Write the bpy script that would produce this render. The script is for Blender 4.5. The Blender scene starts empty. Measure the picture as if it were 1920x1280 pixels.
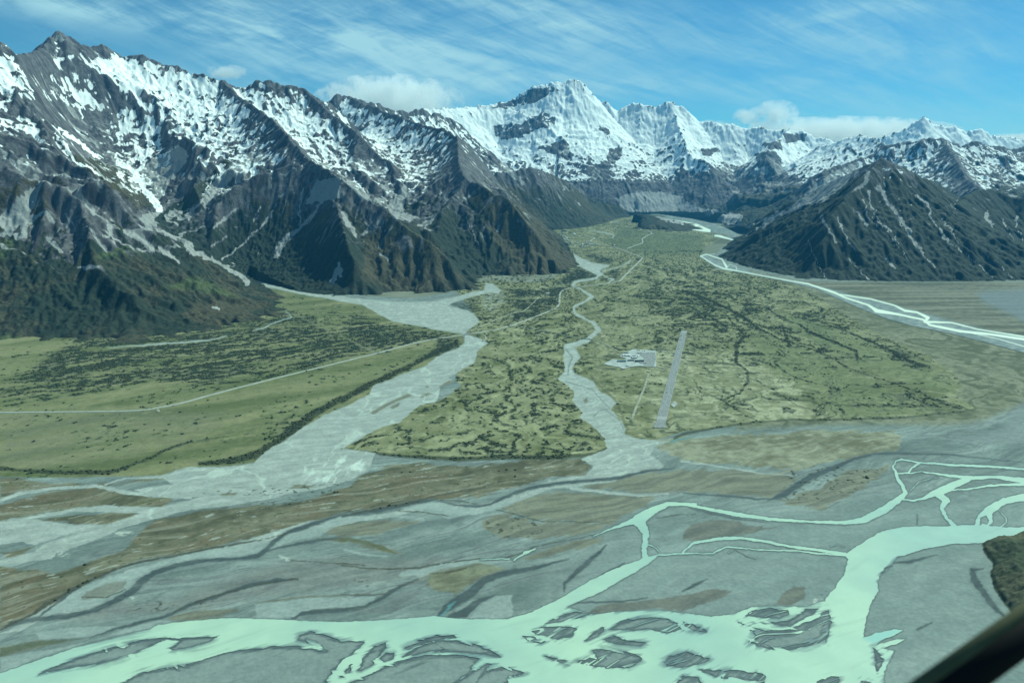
import bpy, math, time
import numpy as np
T0 = time.time()
rng = np.random.RandomState(7)

# ------------------------------------------------------------------ camera geometry
F = 1397.0; VH = 330.0; H = 830.0
P = math.atan((640 - VH) / F); CP, SP = math.cos(P), math.sin(P)
FY0, FS = 7500.0, 0.03
def floor_z(y):
    return FS * np.maximum(0.0, y - FY0)
def ray(u, v):
    cx = u - 960.0; cy = 640.0 - v
    return cx, F * CP + cy * SP, -F * SP + cy * CP
def at(u, v):                                   # point of the valley floor
    dx, dy, dz = ray(u, v)
    t = -H / dz if dz < 0 else 1e9
    if t < 0 or t * dy > FY0:
        t = (H + FS * FY0) / (FS * dy - dz)
    return (t * dx, t * dy, H + t * dz)
def P3(u, v, Y):
    dx, dy, dz = ray(u, v); t = Y / dy
    return (t * dx, Y, H + t * dz)
def project(x, y, z):
    zz = z - H
    d = y * CP - zz * SP; up = y * SP + zz * CP
    d = np.maximum(d, 1.0)
    return 960 + F * x / d, 640 - F * up / d

# ------------------------------------------------------------------ noise
_perm = rng.permutation(256).astype(np.int32); _perm = np.concatenate([_perm, _perm])
_ga = rng.rand(256) * 2 * math.pi
_gx = np.cos(_ga).astype(np.float32); _gy = np.sin(_ga).astype(np.float32)
def perlin(x, y, seed=0):
    x = np.asarray(x, np.float32) + np.float32(seed * 37.13); y = np.asarray(y, np.float32) - np.float32(seed * 19.71)
    xf = np.floor(x); yf = np.floor(y)
    xi = xf.astype(np.int32) & 255; yi = yf.astype(np.int32) & 255
    fx = x - xf; fy = y - yf
    u = fx * fx * fx * (fx * (fx * 6 - 15) + 10); v = fy * fy * fy * (fy * (fy * 6 - 15) + 10)
    x1 = (xi + 1) & 255; y1 = (yi + 1) & 255
    def g(a, b, dx, dy):
        h = _perm[_perm[a] + b]
        return _gx[h] * dx + _gy[h] * dy
    a = g(xi, yi, fx, fy); b = g(x1, yi, fx - 1, fy)
    c = g(xi, y1, fx, fy - 1); d = g(x1, y1, fx - 1, fy - 1)
    return 1.5 * (a + u * (b - a) + v * ((c + u * (d - c)) - (a + u * (b - a))))
def fbm(x, y, o=4, seed=0, gain=0.5):
    s = 0.0; a = 1.0; n = 0.0
    for k in range(o):
        s = s + a * perlin(x * 2 ** k, y * 2 ** k, seed + k * 3); n += a; a *= gain
    return s / n
def ridged(x, y, o=4, seed=0, gain=0.5):
    s = 0.0; a = 1.0; n = 0.0
    for k in range(o):
        s = s + a * (1 - np.abs(perlin(x * 2 ** k, y * 2 ** k, seed + k * 5)) * 1.6); n += a; a *= gain
    return s / n
def sstep(a, b, x):
    t = np.clip((x - a) / (b - a), 0, 1)
    return t * t * (3 - 2 * t)

# ------------------------------------------------------------------ blender helpers
SC = bpy.context.scene; COL = SC.collection
def tag(o, label=None, cat=None, group=None, kind=None):
    if label: o['label'] = label
    if cat: o['category'] = cat
    if group: o['group'] = group
    if kind: o['kind'] = kind
    return o
def mesh_np(name, V, faces, n, mat, attrs=None, smooth=True, parent=None):
    """faces: flat index array, n corners per face"""
    me = bpy.data.meshes.new(name)
    V = np.ascontiguousarray(V, np.float32); faces = np.ascontiguousarray(faces, np.int32).ravel()
    nf = len(faces) // n
    me.vertices.add(len(V)); me.vertices.foreach_set('co', V.ravel())
    me.loops.add(len(faces)); me.loops.foreach_set('vertex_index', faces)
    me.polygons.add(nf)
    me.polygons.foreach_set('loop_start', np.arange(0, nf * n, n, dtype=np.int32))
    me.polygons.foreach_set('loop_total', np.full(nf, n, np.int32))
    me.polygons.foreach_set('use_smooth', np.full(nf, smooth, bool))
    me.update(calc_edges=True)
    for k, a in (attrs or {}).items():
        at_ = me.attributes.new(k, 'FLOAT_COLOR', 'POINT')
        a4 = np.ones((len(V), 4), np.float32); a4[:, :a.shape[1]] = a
        at_.data.foreach_set('color', a4.ravel())
    me.materials.append(mat)
    o = bpy.data.objects.new(name, me); COL.objects.link(o)
    if parent is not None: o.parent = parent
    return o

class NT:
    def __init__(s, name):
        s.m = bpy.data.materials.new(name); s.m.use_nodes = True
        s.t = s.m.node_tree; s.t.nodes.clear()
        s.out = s.t.nodes.new('ShaderNodeOutputMaterial')
    def n(s, typ, **kw):
        nd = s.t.nodes.new('ShaderNode' + typ)
        for k, v in kw.items():
            if k.startswith('i_'): nd.inputs[int(k[2:])].default_value = v
            else: setattr(nd, k, v)
        return nd
    def l(s, a, b): s.t.links.new(a, b)
    def val(s, x, sock):
        if hasattr(x, 'is_linked') or hasattr(x, 'links'): s.l(x, sock)
        else: sock.default_value = x
    def math(s, op, a, b=0.0, clamp=False):
        nd = s.n('Math', operation=op, use_clamp=clamp); s.val(a, nd.inputs[0]); s.val(b, nd.inputs[1]); return nd.outputs[0]
    def mix(s, f, a, b, blend='MIX'):
        nd = s.n('Mix', data_type='RGBA', blend_type=blend)
        s.val(f, nd.inputs[0])
        for x, k in ((a, 6), (b, 7)):
            if isinstance(x, tuple): nd.inputs[k].default_value = (*x, 1)
            else: s.l(x, nd.inputs[k])
        return nd.outputs[2]
    def ss(s, x, a, b):
        nd = s.n('MapRange', interpolation_type='SMOOTHSTEP'); s.val(x, nd.inputs[0])
        nd.inputs[1].default_value = a; nd.inputs[2].default_value = b; return nd.outputs[0]
    def noise(s, vec, scale, detail=3, rough=0.55):
        nd = s.n('TexNoise'); nd.inputs['Scale'].default_value = scale
        nd.inputs['Detail'].default_value = detail; nd.inputs['Roughness'].default_value = rough
        s.l(vec, nd.inputs['Vector']); return nd.outputs['Fac']
    def bsdf(s, col, rough=0.9, bump=None, spec=0.2):
        b = s.n('BsdfPrincipled')
        if isinstance(col, tuple): b.inputs['Base Color'].default_value = (*col, 1)
        else: s.l(col, b.inputs['Base Color'])
        s.val(rough, b.inputs['Roughness'])
        b.inputs['Specular IOR Level'].default_value = spec
        if bump is not None: s.l(bump, b.inputs['Normal'])
        s.l(b.outputs[0], s.out.inputs[0]); return b
    def bump(s, h, strength, dist):
        nd = s.n('Bump'); nd.inputs['Strength'].default_value = strength; nd.inputs['Distance'].default_value = dist
        s.l(h, nd.inputs['Height']); return nd.outputs[0]
    def pos(s): return s.n('NewGeometry').outputs['Position']
    def mapped(s, vec, scale, rot=(0, 0, 0)):
        nd = s.n('Mapping'); nd.inputs['Scale'].default_value = scale; nd.inputs['Rotation'].default_value = rot
        s.l(vec, nd.inputs['Vector']); return nd.outputs[0]
    def attr(s, name):
        a = s.n('Attribute', attribute_name=name); sp = s.n('SeparateColor'); s.l(a.outputs['Color'], sp.inputs[0])
        return a.outputs['Color'], sp.outputs[0], sp.outputs[1], sp.outputs[2], a.outputs['Alpha']
def simple(name, col, rough=0.8, metal=0.0, var=0.25, scale=0.6):
    s = NT(name); p = s.pos(); n = s.noise(p, scale, 4)
    c = s.mix(s.ss(n, 0.3, 0.7), tuple(x * (1 - var) for x in col), tuple(min(1, x * (1 + var)) for x in col))
    b = s.bsdf(c, rough); b.inputs['Metallic'].default_value = metal
    return s.m

# ------------------------------------------------------------------ mountain height field
G = 15.0
X0, X1, Y0, Y1 = -13600.0, 13600.0, 3200.0, 19000.0
gx = np.arange(X0, X1 + 1, G, dtype=np.float32); gy = np.arange(Y0, Y1 + 1, G, dtype=np.float32)
NX, NY = len(gx), len(gy)
XX, YY = np.meshgrid(gx, gy)

# (group, slope, spur strength, spur wavelength, jag, points(u, v, depth))
RIDGES = [
 ('peaks_left', .80, .30, 520, 38, [(-700,-40,4600),(-420,-10,5400),(-200,60,6200),(-60,85,6700),(0,78,7000),(30,96,7300),(60,90,7700),(80,84,8000),(93,66,8200),(110,52,8350),(128,62,8450),(150,78,8600),(190,84,8800),
    (213,93,8900),(235,96,8950),(262,100,9000),(300,112,9050),(335,122,9100),(355,133,9100),(416,148,9100),(450,158,9200),(480,154,9200),(505,152,9200),(540,160,9250),(570,168,9300),(600,182,9400),(620,190,9500)]),
 ('peaks_left', .85, .3, 400, 50, [(600,192,10800),(645,174,11000),(680,184,11000),(720,198,11200),(760,206,11400),(800,208,11700),(830,215,12200),(860,226,12400)]),
 ('peaks_left', .85, .3, 300, 20, [(213,93,8900),(235,170,8700),(262,215,8300),(290,262,8000)]),
 ('spur_middle', .80, .35, 380, 14, [(416,148,9100),(450,178,8700),(504,215,8200),(545,258,7700),(580,298,7200),(598,304,6900)]),
 ('hill_middle', .78, .45, 300, 12, [(598,304,6900),(630,325,6700),(660,348,6550),(720,390,6250),(765,425,6000),(810,455,5850),(850,492,5700),(880,520,5600),(903,540,5520)]),
 ('hill_middle', .75, .4, 260, 10, [(590,300,6950),(540,285,7000),(500,300,6950),(460,330,6900),(400,380,6800)]),
 ('hill_middle', .8, .4, 240, 10, [(598,304,6900),(612,360,6400),(640,420,5950),(660,480,5550)]),
 ('spur_far', .80, .35, 380, 16, [(570,168,9300),(610,200,9000),(660,240,8700),(700,275,8300)]),
 ('spur_far', .80, .4, 380, 16, [(650,178,11000),(720,205,10300),(795,232,9600),(835,240,9300),(858,256,9000),(860,300,8000),(872,332,7600)]),
 ('hill_far', .85, .32, 300, 10, [(872,332,7600),(929,360,7300),(985,374,7150),(1010,400,7080),(1035,430,7050),(1058,462,7030),(1080,488,6990)]),
 ('hill_far', .8, .35, 300, 10, [(872,332,7600),(840,380,7200),(800,425,6700)]),
 ('ridge_far', .80, .35, 420, 18, [(858,256,9000),(909,250,10000),(962,269,10700),(1009,284,11200),(1070,300,11700),(1095,320,12000),(1127,352,12300),(1155,382,12700),(1178,402,13000)]),
 ('great_peak', .95, .12, 700, 34, [(780,208,15500),(830,203,16000),(870,203,16500),(895,200,16800),(925,196,17000),(945,196,17200),(960,187,17300),(1000,166,17400),(1040,153,17500),(1060,152,17500),(1070,150,17500),(1090,155,17500),(1103,178,17500),(1112,190,17500),
    (1140,196,17500),(1160,205,17500),(1175,196,17500),(1200,198,17400),(1230,201,17400),(1245,195,17400),(1262,193,17400),(1278,198,17400),(1290,210,17400),(1310,229,17300),(1340,229,17200),(1365,230,17100),(1400,240,17000),(1440,241,16800),(1480,243,16600),(1520,250,16500),(1550,262,16400),(1600,280,16300)]),
 ('great_peak', .80, .2, 500, 30, [(1108,190,17450),(1120,225,16800),(1150,280,15800),(1170,320,15200),(1165,350,14700)]),
 ('great_peak', .80, .2, 500, 30, [(1262,200,17350),(1275,245,16400),(1290,290,15500),(1330,310,15000),(1350,345,14600),(1370,390,14000)]),
 ('great_peak', .80, .2, 500, 30, [(940,200,17150),(985,215,16600),(1030,240,16100),(1060,265,15700)]),
 ('great_peak', .80, .2, 500, 30, [(1480,245,16600),(1450,270,15700),(1435,290,15200),(1455,330,14600),(1440,380,13900)]),
 ('range_right', .65, .4, 480, 30, [(1540,275,15000),(1585,262,14600),(1605,256,14400),(1625,257,14300),(1650,266,14000)]),
 ('range_right', .65, .45, 480, 30, [(1540,318,11800),(1600,300,12200),(1640,284,12400),(1670,266,12400),(1700,266,12400),(1730,258,12200),(1765,258,12200),(1800,270,12200),(1840,264,12300),(1870,272,12300),(1900,278,12400),(1925,270,12500),(1980,262,12500),(2100,250,12300),(2300,270,12000)]),
 ('range_right', .6, .4, 420, 20, [(1765,258,12200),(1790,290,11400),(1810,330,10600),(1840,352,9900)]),
 ('far_range', .9, .3, 500, 30, [(1640,262,17600),(1690,248,17600),(1715,232,17600),(1732,221,17600),(1750,232,17600),(1775,240,17600),(1790,236,17600),(1812,247,17600),(1838,243,17600),(1860,255,17600),(1900,262,17600),(2000,262,17600)]),
 ('mountain_right', .75, .16, 420, 8, [(1372,446,9500),(1400,425,9250),(1450,393,8900),(1500,368,8600),(1540,346,8350),(1600,318,7900),(1653,294,7450),(1680,302,7450),(1713,321,7500),(1740,333,7600),(1775,352,7800)]),
 ('mountain_right', .72, .16, 420, 8, [(1713,321,7500),(1760,372,7300),(1790,378,7300),(1830,355,7900),(1860,352,8100),(1900,368,8000),(1960,375,7800),(2060,380,7600),(2300,360,7200)]),
 ('mountain_right', .7, .12, 300, 8, [(1653,294,7450),(1600,350,7050),(1560,400,6700)]),
 ('hill_left', .62, .10, 330, 12, [(-600,150,4500),(-350,230,4700),(-150,285,4850),(0,308,4900),(60,330,4950),(110,358,5000),(160,385,5050),(200,408,5050),(240,432,5100),(285,455,5150),(330,485,5300),(370,505,5450),(410,520,5650)]),
 ('moraine', .20, .2, 200, 4, [(1165,402,11900),(1185,398,11800),(1215,403,11700),(1245,408,11500),(1262,418,11200),(1276,430,10700)]),
 ('moraine', .16, .2, 200, 4, [(1170,412,11300),(1200,410,11200),(1235,413,11000),(1258,422,10700)]),
]
# border of the valley floor, digitised on the ground
VAL = [(-900,700),(-300,655),(0,640),(130,645),(250,645),(340,632),(420,620),(500,602),(548,588),(556,574),(530,556),(495,540),(455,526),(470,522),
       (520,535),(560,546),(630,556),(700,562),(760,564),(820,560),(865,552),(902,542),(915,533),(932,531),(960,534),(993,534),(1043,531),(1073,521),(1088,503),(1080,488),(1072,474),(1058,456),(1046,440),(1010,432),
       (1060,430),(1100,426),(1140,416),(1160,410),(1178,408),(1230,403),(1262,408),(1285,411),(1320,419),(1345,428),(1366,439),
       (1372,446),(1352,470),(1345,482),(1400,500),(1490,522),(1580,527),(1700,528),(1920,527),(2300,527),(3200,527)]
vpoly = [at(*p)[:2] for p in VAL] + [(16000, 900), (0, -3000), (-16000, 900)]
STREAMS = [[(455,527,5700),(428,508,5900),(395,488,6050),(352,460,6250),(330,440,6400),(300,412,6650),(288,395,6850),(282,372,7100),(262,345,7350),(243,320,7600)],
           [(700,330,8100),(735,350,7800),(750,380,7500),(770,410,7100),(830,440,6600),(905,520,5950),(918,536,5700)]]

def seg_dist(px, py, a, b):
    dx, dy = b[0] - a[0], b[1] - a[1]; L2 = dx * dx + dy * dy + 1e-9
    t = np.clip(((px - a[0]) * dx + (py - a[1]) * dy) / L2, 0, 1)
    ex = px - (a[0] + t * dx); ey = py - (a[1] + t * dy)
    return np.sqrt(ex * ex + ey * ey), t, (dx * (py - a[1]) - dy * (px - a[0]))
def poly_sd(px, py, poly):                       # signed distance, positive inside
    d = np.full(px.shape, 1e9, np.float32); ins = np.zeros(px.shape, bool)
    n = len(poly)
    for i in range(n):
        a, b = poly[i], poly[(i + 1) % n]
        d = np.minimum(d, seg_dist(px, py, a, b)[0])
        if a[1] != b[1]:
            c = ((a[1] > py) != (b[1] > py)) & (px < (b[0] - a[0]) * (py - a[1]) / (b[1] - a[1]) + a[0])
            ins ^= c
    return np.where(ins, d, -d)

def blur(a, n=1):
    for _ in range(n):
        b = a.copy(); b[1:-1] = .25 * a[:-2] + .5 * a[1:-1] + .25 * a[2:]; a = b
        b = a.copy(); b[:, 1:-1] = .25 * a[:, :-2] + .5 * a[:, 1:-1] + .25 * a[:, 2:]; a = b
    return a

def height_field():
    wx = XX + 90 * fbm(XX / 700, YY / 700, 3, 1); wy = YY + 90 * fbm(XX / 700, YY / 700, 3, 9)
    Z = np.full(XX.shape, -1e4, np.float32); LAB = np.zeros(XX.shape, np.int32); RD = np.full(XX.shape, 1e4, np.float32); BS = np.zeros(XX.shape, np.float32)
    names = []
    for r, (grp, sl, sp, wl, jag, pts) in enumerate(RIDGES):
        if grp not in names: names.append(grp)
        gi = names.index(grp)
        W = np.array([P3(*p) for p in pts], np.float32)
        zt = float(W[:, 2].max()); rad = max(zt, 100) / sl * 1.5 + 300
        i0 = max(0, int((W[:, 0].min() - rad - X0) / G)); i1 = min(NX, int((W[:, 0].max() + rad - X0) / G) + 2)
        j0 = max(0, int((W[:, 1].min() - rad - Y0) / G)); j1 = min(NY, int((W[:, 1].max() + rad - Y0) / G) + 2)
        if i1 <= i0 or j1 <= j0: continue
        sx = XX[j0:j1, i0:i1]; sy = YY[j0:j1, i0:i1]; px = wx[j0:j1, i0:i1]; py = wy[j0:j1, i0:i1]
        best = np.full(sx.shape, -1e4, np.float32); bs = np.zeros(sx.shape, np.float32); bd = np.full(sx.shape, 1e5, np.float32); bside = np.zeros(sx.shape, np.float32)
        s0 = 0.0
        for k in range(len(W) - 1):
            d0, t, side = seg_dist(sx, sy, W[k], W[k + 1])
            L = math.hypot(W[k + 1][0] - W[k][0], W[k + 1][1] - W[k][1])
            zr = W[k][2] + t * (W[k + 1][2] - W[k][2])
            val = zr - sl * d0
            m = val > best
            best = np.where(m, val, best); bs = np.where(m, s0 + t * L, bs); bd = np.where(m, d0, bd); bside = np.where(m, np.sign(side), bside)
            s0 += L
        zr = best + sl * bd
        # spurs and gullies running down the fall line
        ws = bs + 1.1 * (px - sx) + 110 * perlin(bs / 420, bd / 500, r) + 40 * perlin(sx / 160, sy / 160, r + 9)
        m1 = ridged(ws / wl, bside * 7.3 + bd / 2600, 1, r); m2 = ridged(ws / (wl * .37), bside * 3.1 + bd / 1500, 1, r + 40)
        ramp = sstep(20, 600, bd); ramp2 = sstep(60, 500, bd)
        f = 1 + sp * (0.55 - m1) * ramp + .28 * sp * (0.5 - m2) * ramp2
        conc = np.where(bd < 900, bd, 900 + .72 * (bd - 900))
        jit = jag * (1.0 * perlin(bs / 240, r * 3.3 + 0 * bs, 5) + .6 * perlin(bs / 95, r * 1.3 + bd / 300, 15) * (.5 + perlin(bs / 500, r * 2.3 + 0 * bs, 25)) + .25 * perlin(bs / 45, r * 1.3 + bd / 90, 35)) * np.exp(-bd / 220)
        z = zr - sl * conc * f + jit
        cur = Z[j0:j1, i0:i1]
        LAB[j0:j1, i0:i1] = np.where(z > cur, gi, LAB[j0:j1, i0:i1])
        RD[j0:j1, i0:i1] = np.where(z > cur, bd, RD[j0:j1, i0:i1])
        BS[j0:j1, i0:i1] = np.where(z > cur, ws + 3000 * r, BS[j0:j1, i0:i1])
        # smooth maximum
        k_ = 25.0; h = np.clip(0.5 + 0.5 * (z - cur) / k_, 0, 1)
        Z[j0:j1, i0:i1] = cur + (z - cur) * h + k_ * h * (1 - h) * (np.abs(z - cur) < k_)
    rough = sstep(0, 500, Z)
    farr = 1 + 1.4 * sstep(12500, 15500, YY)
    gm_ = np.ones(len(names), np.float32); gm_[names.index('mountain_right')] = .3; gm_[names.index('hill_left')] = .45; gm_[names.index('moraine')] = .3
    soft_ = blur(gm_[LAB], 6)
    Z = Z + rough * farr * soft_ * (34 * (ridged(wx / 420 / farr ** .5, wy / 420 / farr ** .5, 4, 21) - .45) + 14 * fbm(XX / 90, YY / 90, 3, 33))
    # streams that cut into the slopes
    for st in STREAMS:
        W = [P3(*p) for p in st]
        for a, b in zip(W[:-1], W[1:]):
            d, t, _ = seg_dist(XX, YY, a, b)
            zs = a[2] + t * (b[2] - a[2])
            Z = np.minimum(Z, np.where(d < 1500, zs + .45 * np.maximum(0, d - 18) + .0010 * d * d, 1e5))
    dv = -poly_sd(XX, YY, vpoly)                # positive outside the valley floor
    dvw = dv + 9 * fbm(XX / 120, YY / 120, 3, 77) * sstep(-60, 60, dv)
    cap = np.where(dvw < 0, dvw * .5, np.where(dvw < 160, .42 * dvw, 67 + 1.1 * (dvw - 160)))
    west = sstep(-900, -1500, XX) * sstep(5350, 5150, YY)
    apron = np.where(dvw < 0, dvw * .5, np.where(dvw < 430, .13 * dvw + .0003 * dvw ** 2, 111 + .85 * (dvw - 430)))
    cap = cap * (1 - west) + apron * west
    mo_ = names.index('moraine')
    Z = np.where((LAB == mo_) & (YY > 9800) & (np.abs(XX - 2200) < 1500), Z, np.minimum(Z, floor_z(YY) + cap))
    return Z.astype(np.float32), LAB, names, dv, RD, BS

def erode(Z, FLO, G, batches=14, nd=45000, steps=46, clipd=.5):
    NY, NX = Z.shape
    Hh = (Z / G).astype(np.float32).copy(); N = Hh.size
    flow = np.zeros(N, np.float32)
    cand = np.nonzero((Z > FLO + 12).ravel())[0]
    w = np.clip((Z.ravel()[cand]) / 900, .3, 1.2); w /= w.sum(); cw = np.cumsum(w)
    for bt in range(batches):
        idx = cand[np.minimum(np.searchsorted(cw, rng.rand(nd)), len(cand) - 1)]
        x = (idx % NX + rng.rand(nd)).astype(np.float32); y = (idx // NX + rng.rand(nd)).astype(np.float32)
        dx = np.zeros(nd, np.float32); dy = np.zeros(nd, np.float32); vel = np.ones(nd, np.float32)
        wat = np.ones(nd, np.float32); sed = np.zeros(nd, np.float32)
        delta = np.zeros(N, np.float32); Hf = Hh.ravel()
        def samp(x, y):
            xi = np.clip(x.astype(np.int32), 0, NX - 2); yi = np.clip(y.astype(np.int32), 0, NY - 2)
            fx = x - xi; fy = y - yi; b = yi * NX + xi
            h00, h10, h01, h11 = Hf[b], Hf[b + 1], Hf[b + NX], Hf[b + NX + 1]
            gx_ = (h10 - h00) * (1 - fy) + (h11 - h01) * fy; gy_ = (h01 - h00) * (1 - fx) + (h11 - h10) * fx
            h = h00 * (1 - fx) * (1 - fy) + h10 * fx * (1 - fy) + h01 * (1 - fx) * fy + h11 * fx * fy
            return b, fx, fy, gx_, gy_, h
        b, fx, fy, gX, gY, h = samp(x, y)
        for s in range(steps):
            dx = dx * .12 - gX * .88; dy = dy * .12 - gY * .88
            n = np.sqrt(dx * dx + dy * dy) + 1e-6
            dx /= n; dy /= n
            nx_ = np.clip(x + dx, 1, NX - 3); ny_ = np.clip(y + dy, 1, NY - 3)
            b2, fx2, fy2, gX2, gY2, h2 = samp(nx_, ny_)
            dh = h2 - h
            cap = np.maximum(-dh, .01) * vel * wat * 3.2
            dep = np.where(dh > 0, np.minimum(dh, sed), (sed - cap) * .25)
            er = np.minimum((cap - sed) * .22, -dh)
            chg = np.where((dh > 0) | (sed > cap), dep, -np.maximum(er, 0))
            sed = sed - chg
            for off, ww in ((0, (1 - fx) * (1 - fy)), (1, fx * (1 - fy)), (NX, (1 - fx) * fy), (NX + 1, fx * fy)):
                delta += np.bincount(b + off, weights=chg * ww, minlength=N)[:N].astype(np.float32)
            flow += np.bincount(b, weights=wat, minlength=N)[:N].astype(np.float32)
            vel = np.sqrt(np.maximum(vel * vel - dh * 3, .05)); vel = np.minimum(vel, 4); wat = wat * .985
            x, y, b, fx, fy, gX, gY, h = nx_, ny_, b2, fx2, fy2, gX2, gY2, h2
        D = delta.reshape(Hh.shape)
        D = .35 * D + .65 * blur(D, 1)
        Hh = Hh + np.clip(D, -clipd, clipd)
    return Hh * G, flow.reshape(Hh.shape)

Z, LAB, GNAMES, DV, RD, BS = height_field()
print('height', time.time() - T0)
FLO = floor_z(YY)
Z0 = Z.copy(); Zk = Z0.copy()
def up2(A, ny, nx):
    B = np.zeros((A.shape[0] * 2, A.shape[1] * 2), np.float32)
    B[::2, ::2] = A; B[1::2, ::2] = A; B[::2, 1::2] = A; B[1::2, 1::2] = A
    B = blur(B, 2)
    return B[:ny, :nx]
pad = Z[:NY // 2 * 2, :NX // 2 * 2]
Zc = .25 * (pad[::2, ::2] + pad[1::2, ::2] + pad[::2, 1::2] + pad[1::2, 1::2])
Ec, FLC = erode(Zc, FLO[:NY // 2 * 2:2, :NX // 2 * 2:2], 2 * G, 6, 45000, 70, .35)
dz = np.zeros_like(Z); u2 = up2(Ec - Zc, NY, NX); dz[:u2.shape[0], :u2.shape[1]] = u2
Z = Z + dz
Z, FLOW = erode(Z, FLO, G, 12, 80000, 60, .35)
w_ = (.35 + .65 * sstep(40, 420, RD)) * (1 - .65 * sstep(13000, 15000, YY))
FZ = sstep(13000, 15000, YY) * sstep(200, 900, Z0)
Z0 = Z0 + FZ * 46 * (ridged(XX / 340 + .5 * fbm(XX / 600, YY / 600, 2, 88), YY / 260, 5, 87, .55) - .45)
Z = Z0 + (Z - Zk) * w_
for _ in range(6):                               # loose rock settles on over-steep steps
    for ax in (0, 1):
        d_ = np.diff(Z, axis=ax); ex = np.sign(d_) * np.maximum(np.abs(d_) - 1.15 * G, 0) * .25
        if ax == 0: Z[:-1] += ex; Z[1:] -= ex
        else: Z[:, :-1] += ex; Z[:, 1:] -= ex
inval = (DV < 0) & ~((LAB == GNAMES.index('moraine')) & (YY > 9800) & (np.abs(XX - 2200) < 1500))
Z = np.where(inval, np.minimum(Z, FLO - 1 + DV * .1), Z)
print('erode', time.time() - T0)
gzx = np.gradient(blur(Z), G, axis=1); gzy = np.gradient(blur(Z), G, axis=0)
SLOPE = np.sqrt(gzx ** 2 + gzy ** 2)
CUR1 = blur(Z, 3) - Z; CUR2 = blur(Z, 24) - Z              # positive in hollows
FL = np.log1p(blur(FLOW, 1)); FL2 = np.log1p(FLOW)

STRK = .6 * perlin(BS / 110, RD / 520, 201) + .5 * perlin(BS / 48, RD / 330, 202)
STRK3 = perlin(BS / 34, RD / 200, 204)
STRK2 = 1 - np.abs(perlin(BS / 150, RD / 900, 203)) * 4
def bil(A, x, y):
    fx = np.clip((x - X0) / G, 0, NX - 1.001); fy = np.clip((y - Y0) / G, 0, NY - 1.001)
    xi = fx.astype(np.int32); yi = fy.astype(np.int32); fx = fx - xi; fy = fy - yi
    return A[yi, xi] * (1 - fx) * (1 - fy) + A[yi, xi + 1] * fx * (1 - fy) + A[yi + 1, xi] * (1 - fx) * fy + A[yi + 1, xi + 1] * fx * fy
def cub(A, x, y):
    fx = np.clip((x - X0) / G, 1, NX - 3.001); fy = np.clip((y - Y0) / G, 1, NY - 3.001)
    xi = fx.astype(np.int32); yi = fy.astype(np.int32); tx = fx - xi; ty = fy - yi
    def w(t): return (-.5 * t + t * t - .5 * t ** 3, 1 - 2.5 * t * t + 1.5 * t ** 3, .5 * t + 2 * t * t - 1.5 * t ** 3, -.5 * t * t + .5 * t ** 3)
    wx_, wy_ = w(tx), w(ty); s = 0
    for j in range(4):
        r = 0
        for i in range(4): r = r + wx_[i] * A[yi + j - 1, xi + i - 1]
        s = s + wy_[j] * r
    return s

# fine mesh whose spacing grows with distance
NC, NR = 2000, 1060
tc = np.linspace(-.78, .78, NC).astype(np.float32)
yr = (3250 * (18900 / 3250) ** (np.linspace(0, 1, NR))).astype(np.float32)
MX = yr[:, None] * tc[None, :]; MY = np.repeat(yr[:, None], NC, 1)
MX = np.clip(MX, X0 + 60, X1 - 60)
MZ = cub(Z, MX, MY)
msl = bil(SLOPE, MX, MY); mdv = bil(DV, MX, MY); mfl = bil(FL, MX, MY); mfl2 = bil(FL2, MX, MY)
mc1 = bil(CUR1, MX, MY); mc2 = bil(CUR2, MX, MY)
elev = MZ - floor_z(MY)
fade = sstep(5, 120, elev)
mst = bil(STRK, MX, MY); mst2 = bil(STRK2, MX, MY)
hi = 1 + .9 * sstep(900, 1500, elev)
MZ = MZ + fade * (10 * hi * (ridged(MX / 130, MY / 130, 4, 51, .6) - .45) * np.clip(msl, .2, 1) + 2.2 * fbm(MX / 22, MY / 22, 2, 61) - (9 * mst + 5 * bil(STRK3, MX, MY)) * hi * sstep(.35, .7, msl) * (1 - .65 * sstep(13000, 15000, MY)))
mrd = bil(RD, MX, MY)
MU, MV = project(MX, MY, MZ)
print('mesh fields', time.time() - T0)

# --- what lies on the slopes (snow, scree, plants), from height, steepness and hollows
gxm = bil(gzx, MX, MY); gym = bil(gzy, MX, MY)
dirx = gxm / (msl + 1e-3); diry = gym / (msl + 1e-3)
n_big = fbm(MX / 900, MY / 900, 3, 101); n_mid = fbm(MX / 220, MY / 220, 3, 111); n_sm = fbm(MX / 60, MY / 60, 3, 121)
line = 1060 - .030 * (MY - 8200)
line = np.where(MX > 3500, line - 120, line)
snow = np.minimum((elev - line) / 600, .86 + .4 * sstep(12500, 15000, MY)) + .045 * np.clip(mc1, -14, 14) + .010 * np.clip(mc2, -90, 90) + .10 * (mfl - 3.0) - .85 * (msl - .80) + .45 * n_big + .45 * n_mid + .30 * n_sm
far = sstep(13000, 15000, MY)
band = fbm(MZ / 70 + MX / 900, MX / 1500, 3, 131)
snow = snow + far * (.32 + .50 * band) + .60 * mst - .75 * np.exp(-mrd / 90) * (1 - far * .8) + .35 * n_sm
rk = ridged(MX / 210 + .4 * n_mid, MY / 210, 4, 141, .6)
snow = snow - 1.25 * sstep(.62, .80, rk) * (1 - .55 * far) + .62 * sstep(.35, .9, mst2) * sstep(-420, -60, elev - line) * sstep(400, 40, elev - line)
snow = np.where(elev < 520, -2, snow)
scree = .30 * (mfl2 - 3.8) + .30 * sstep(.55, .95, mst2) + .25 * mst + .5 * n_big + .5 * n_mid + .010 * np.clip(mc2, -60, 60) - .0 * elev
veg = (760 - elev) / 480 + .5 * n_big + .35 * n_mid + .2 * n_sm - .012 * np.clip(mc1, -10, 10)
brown = n_big * .9 + .5 * n_mid + .15

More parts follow.
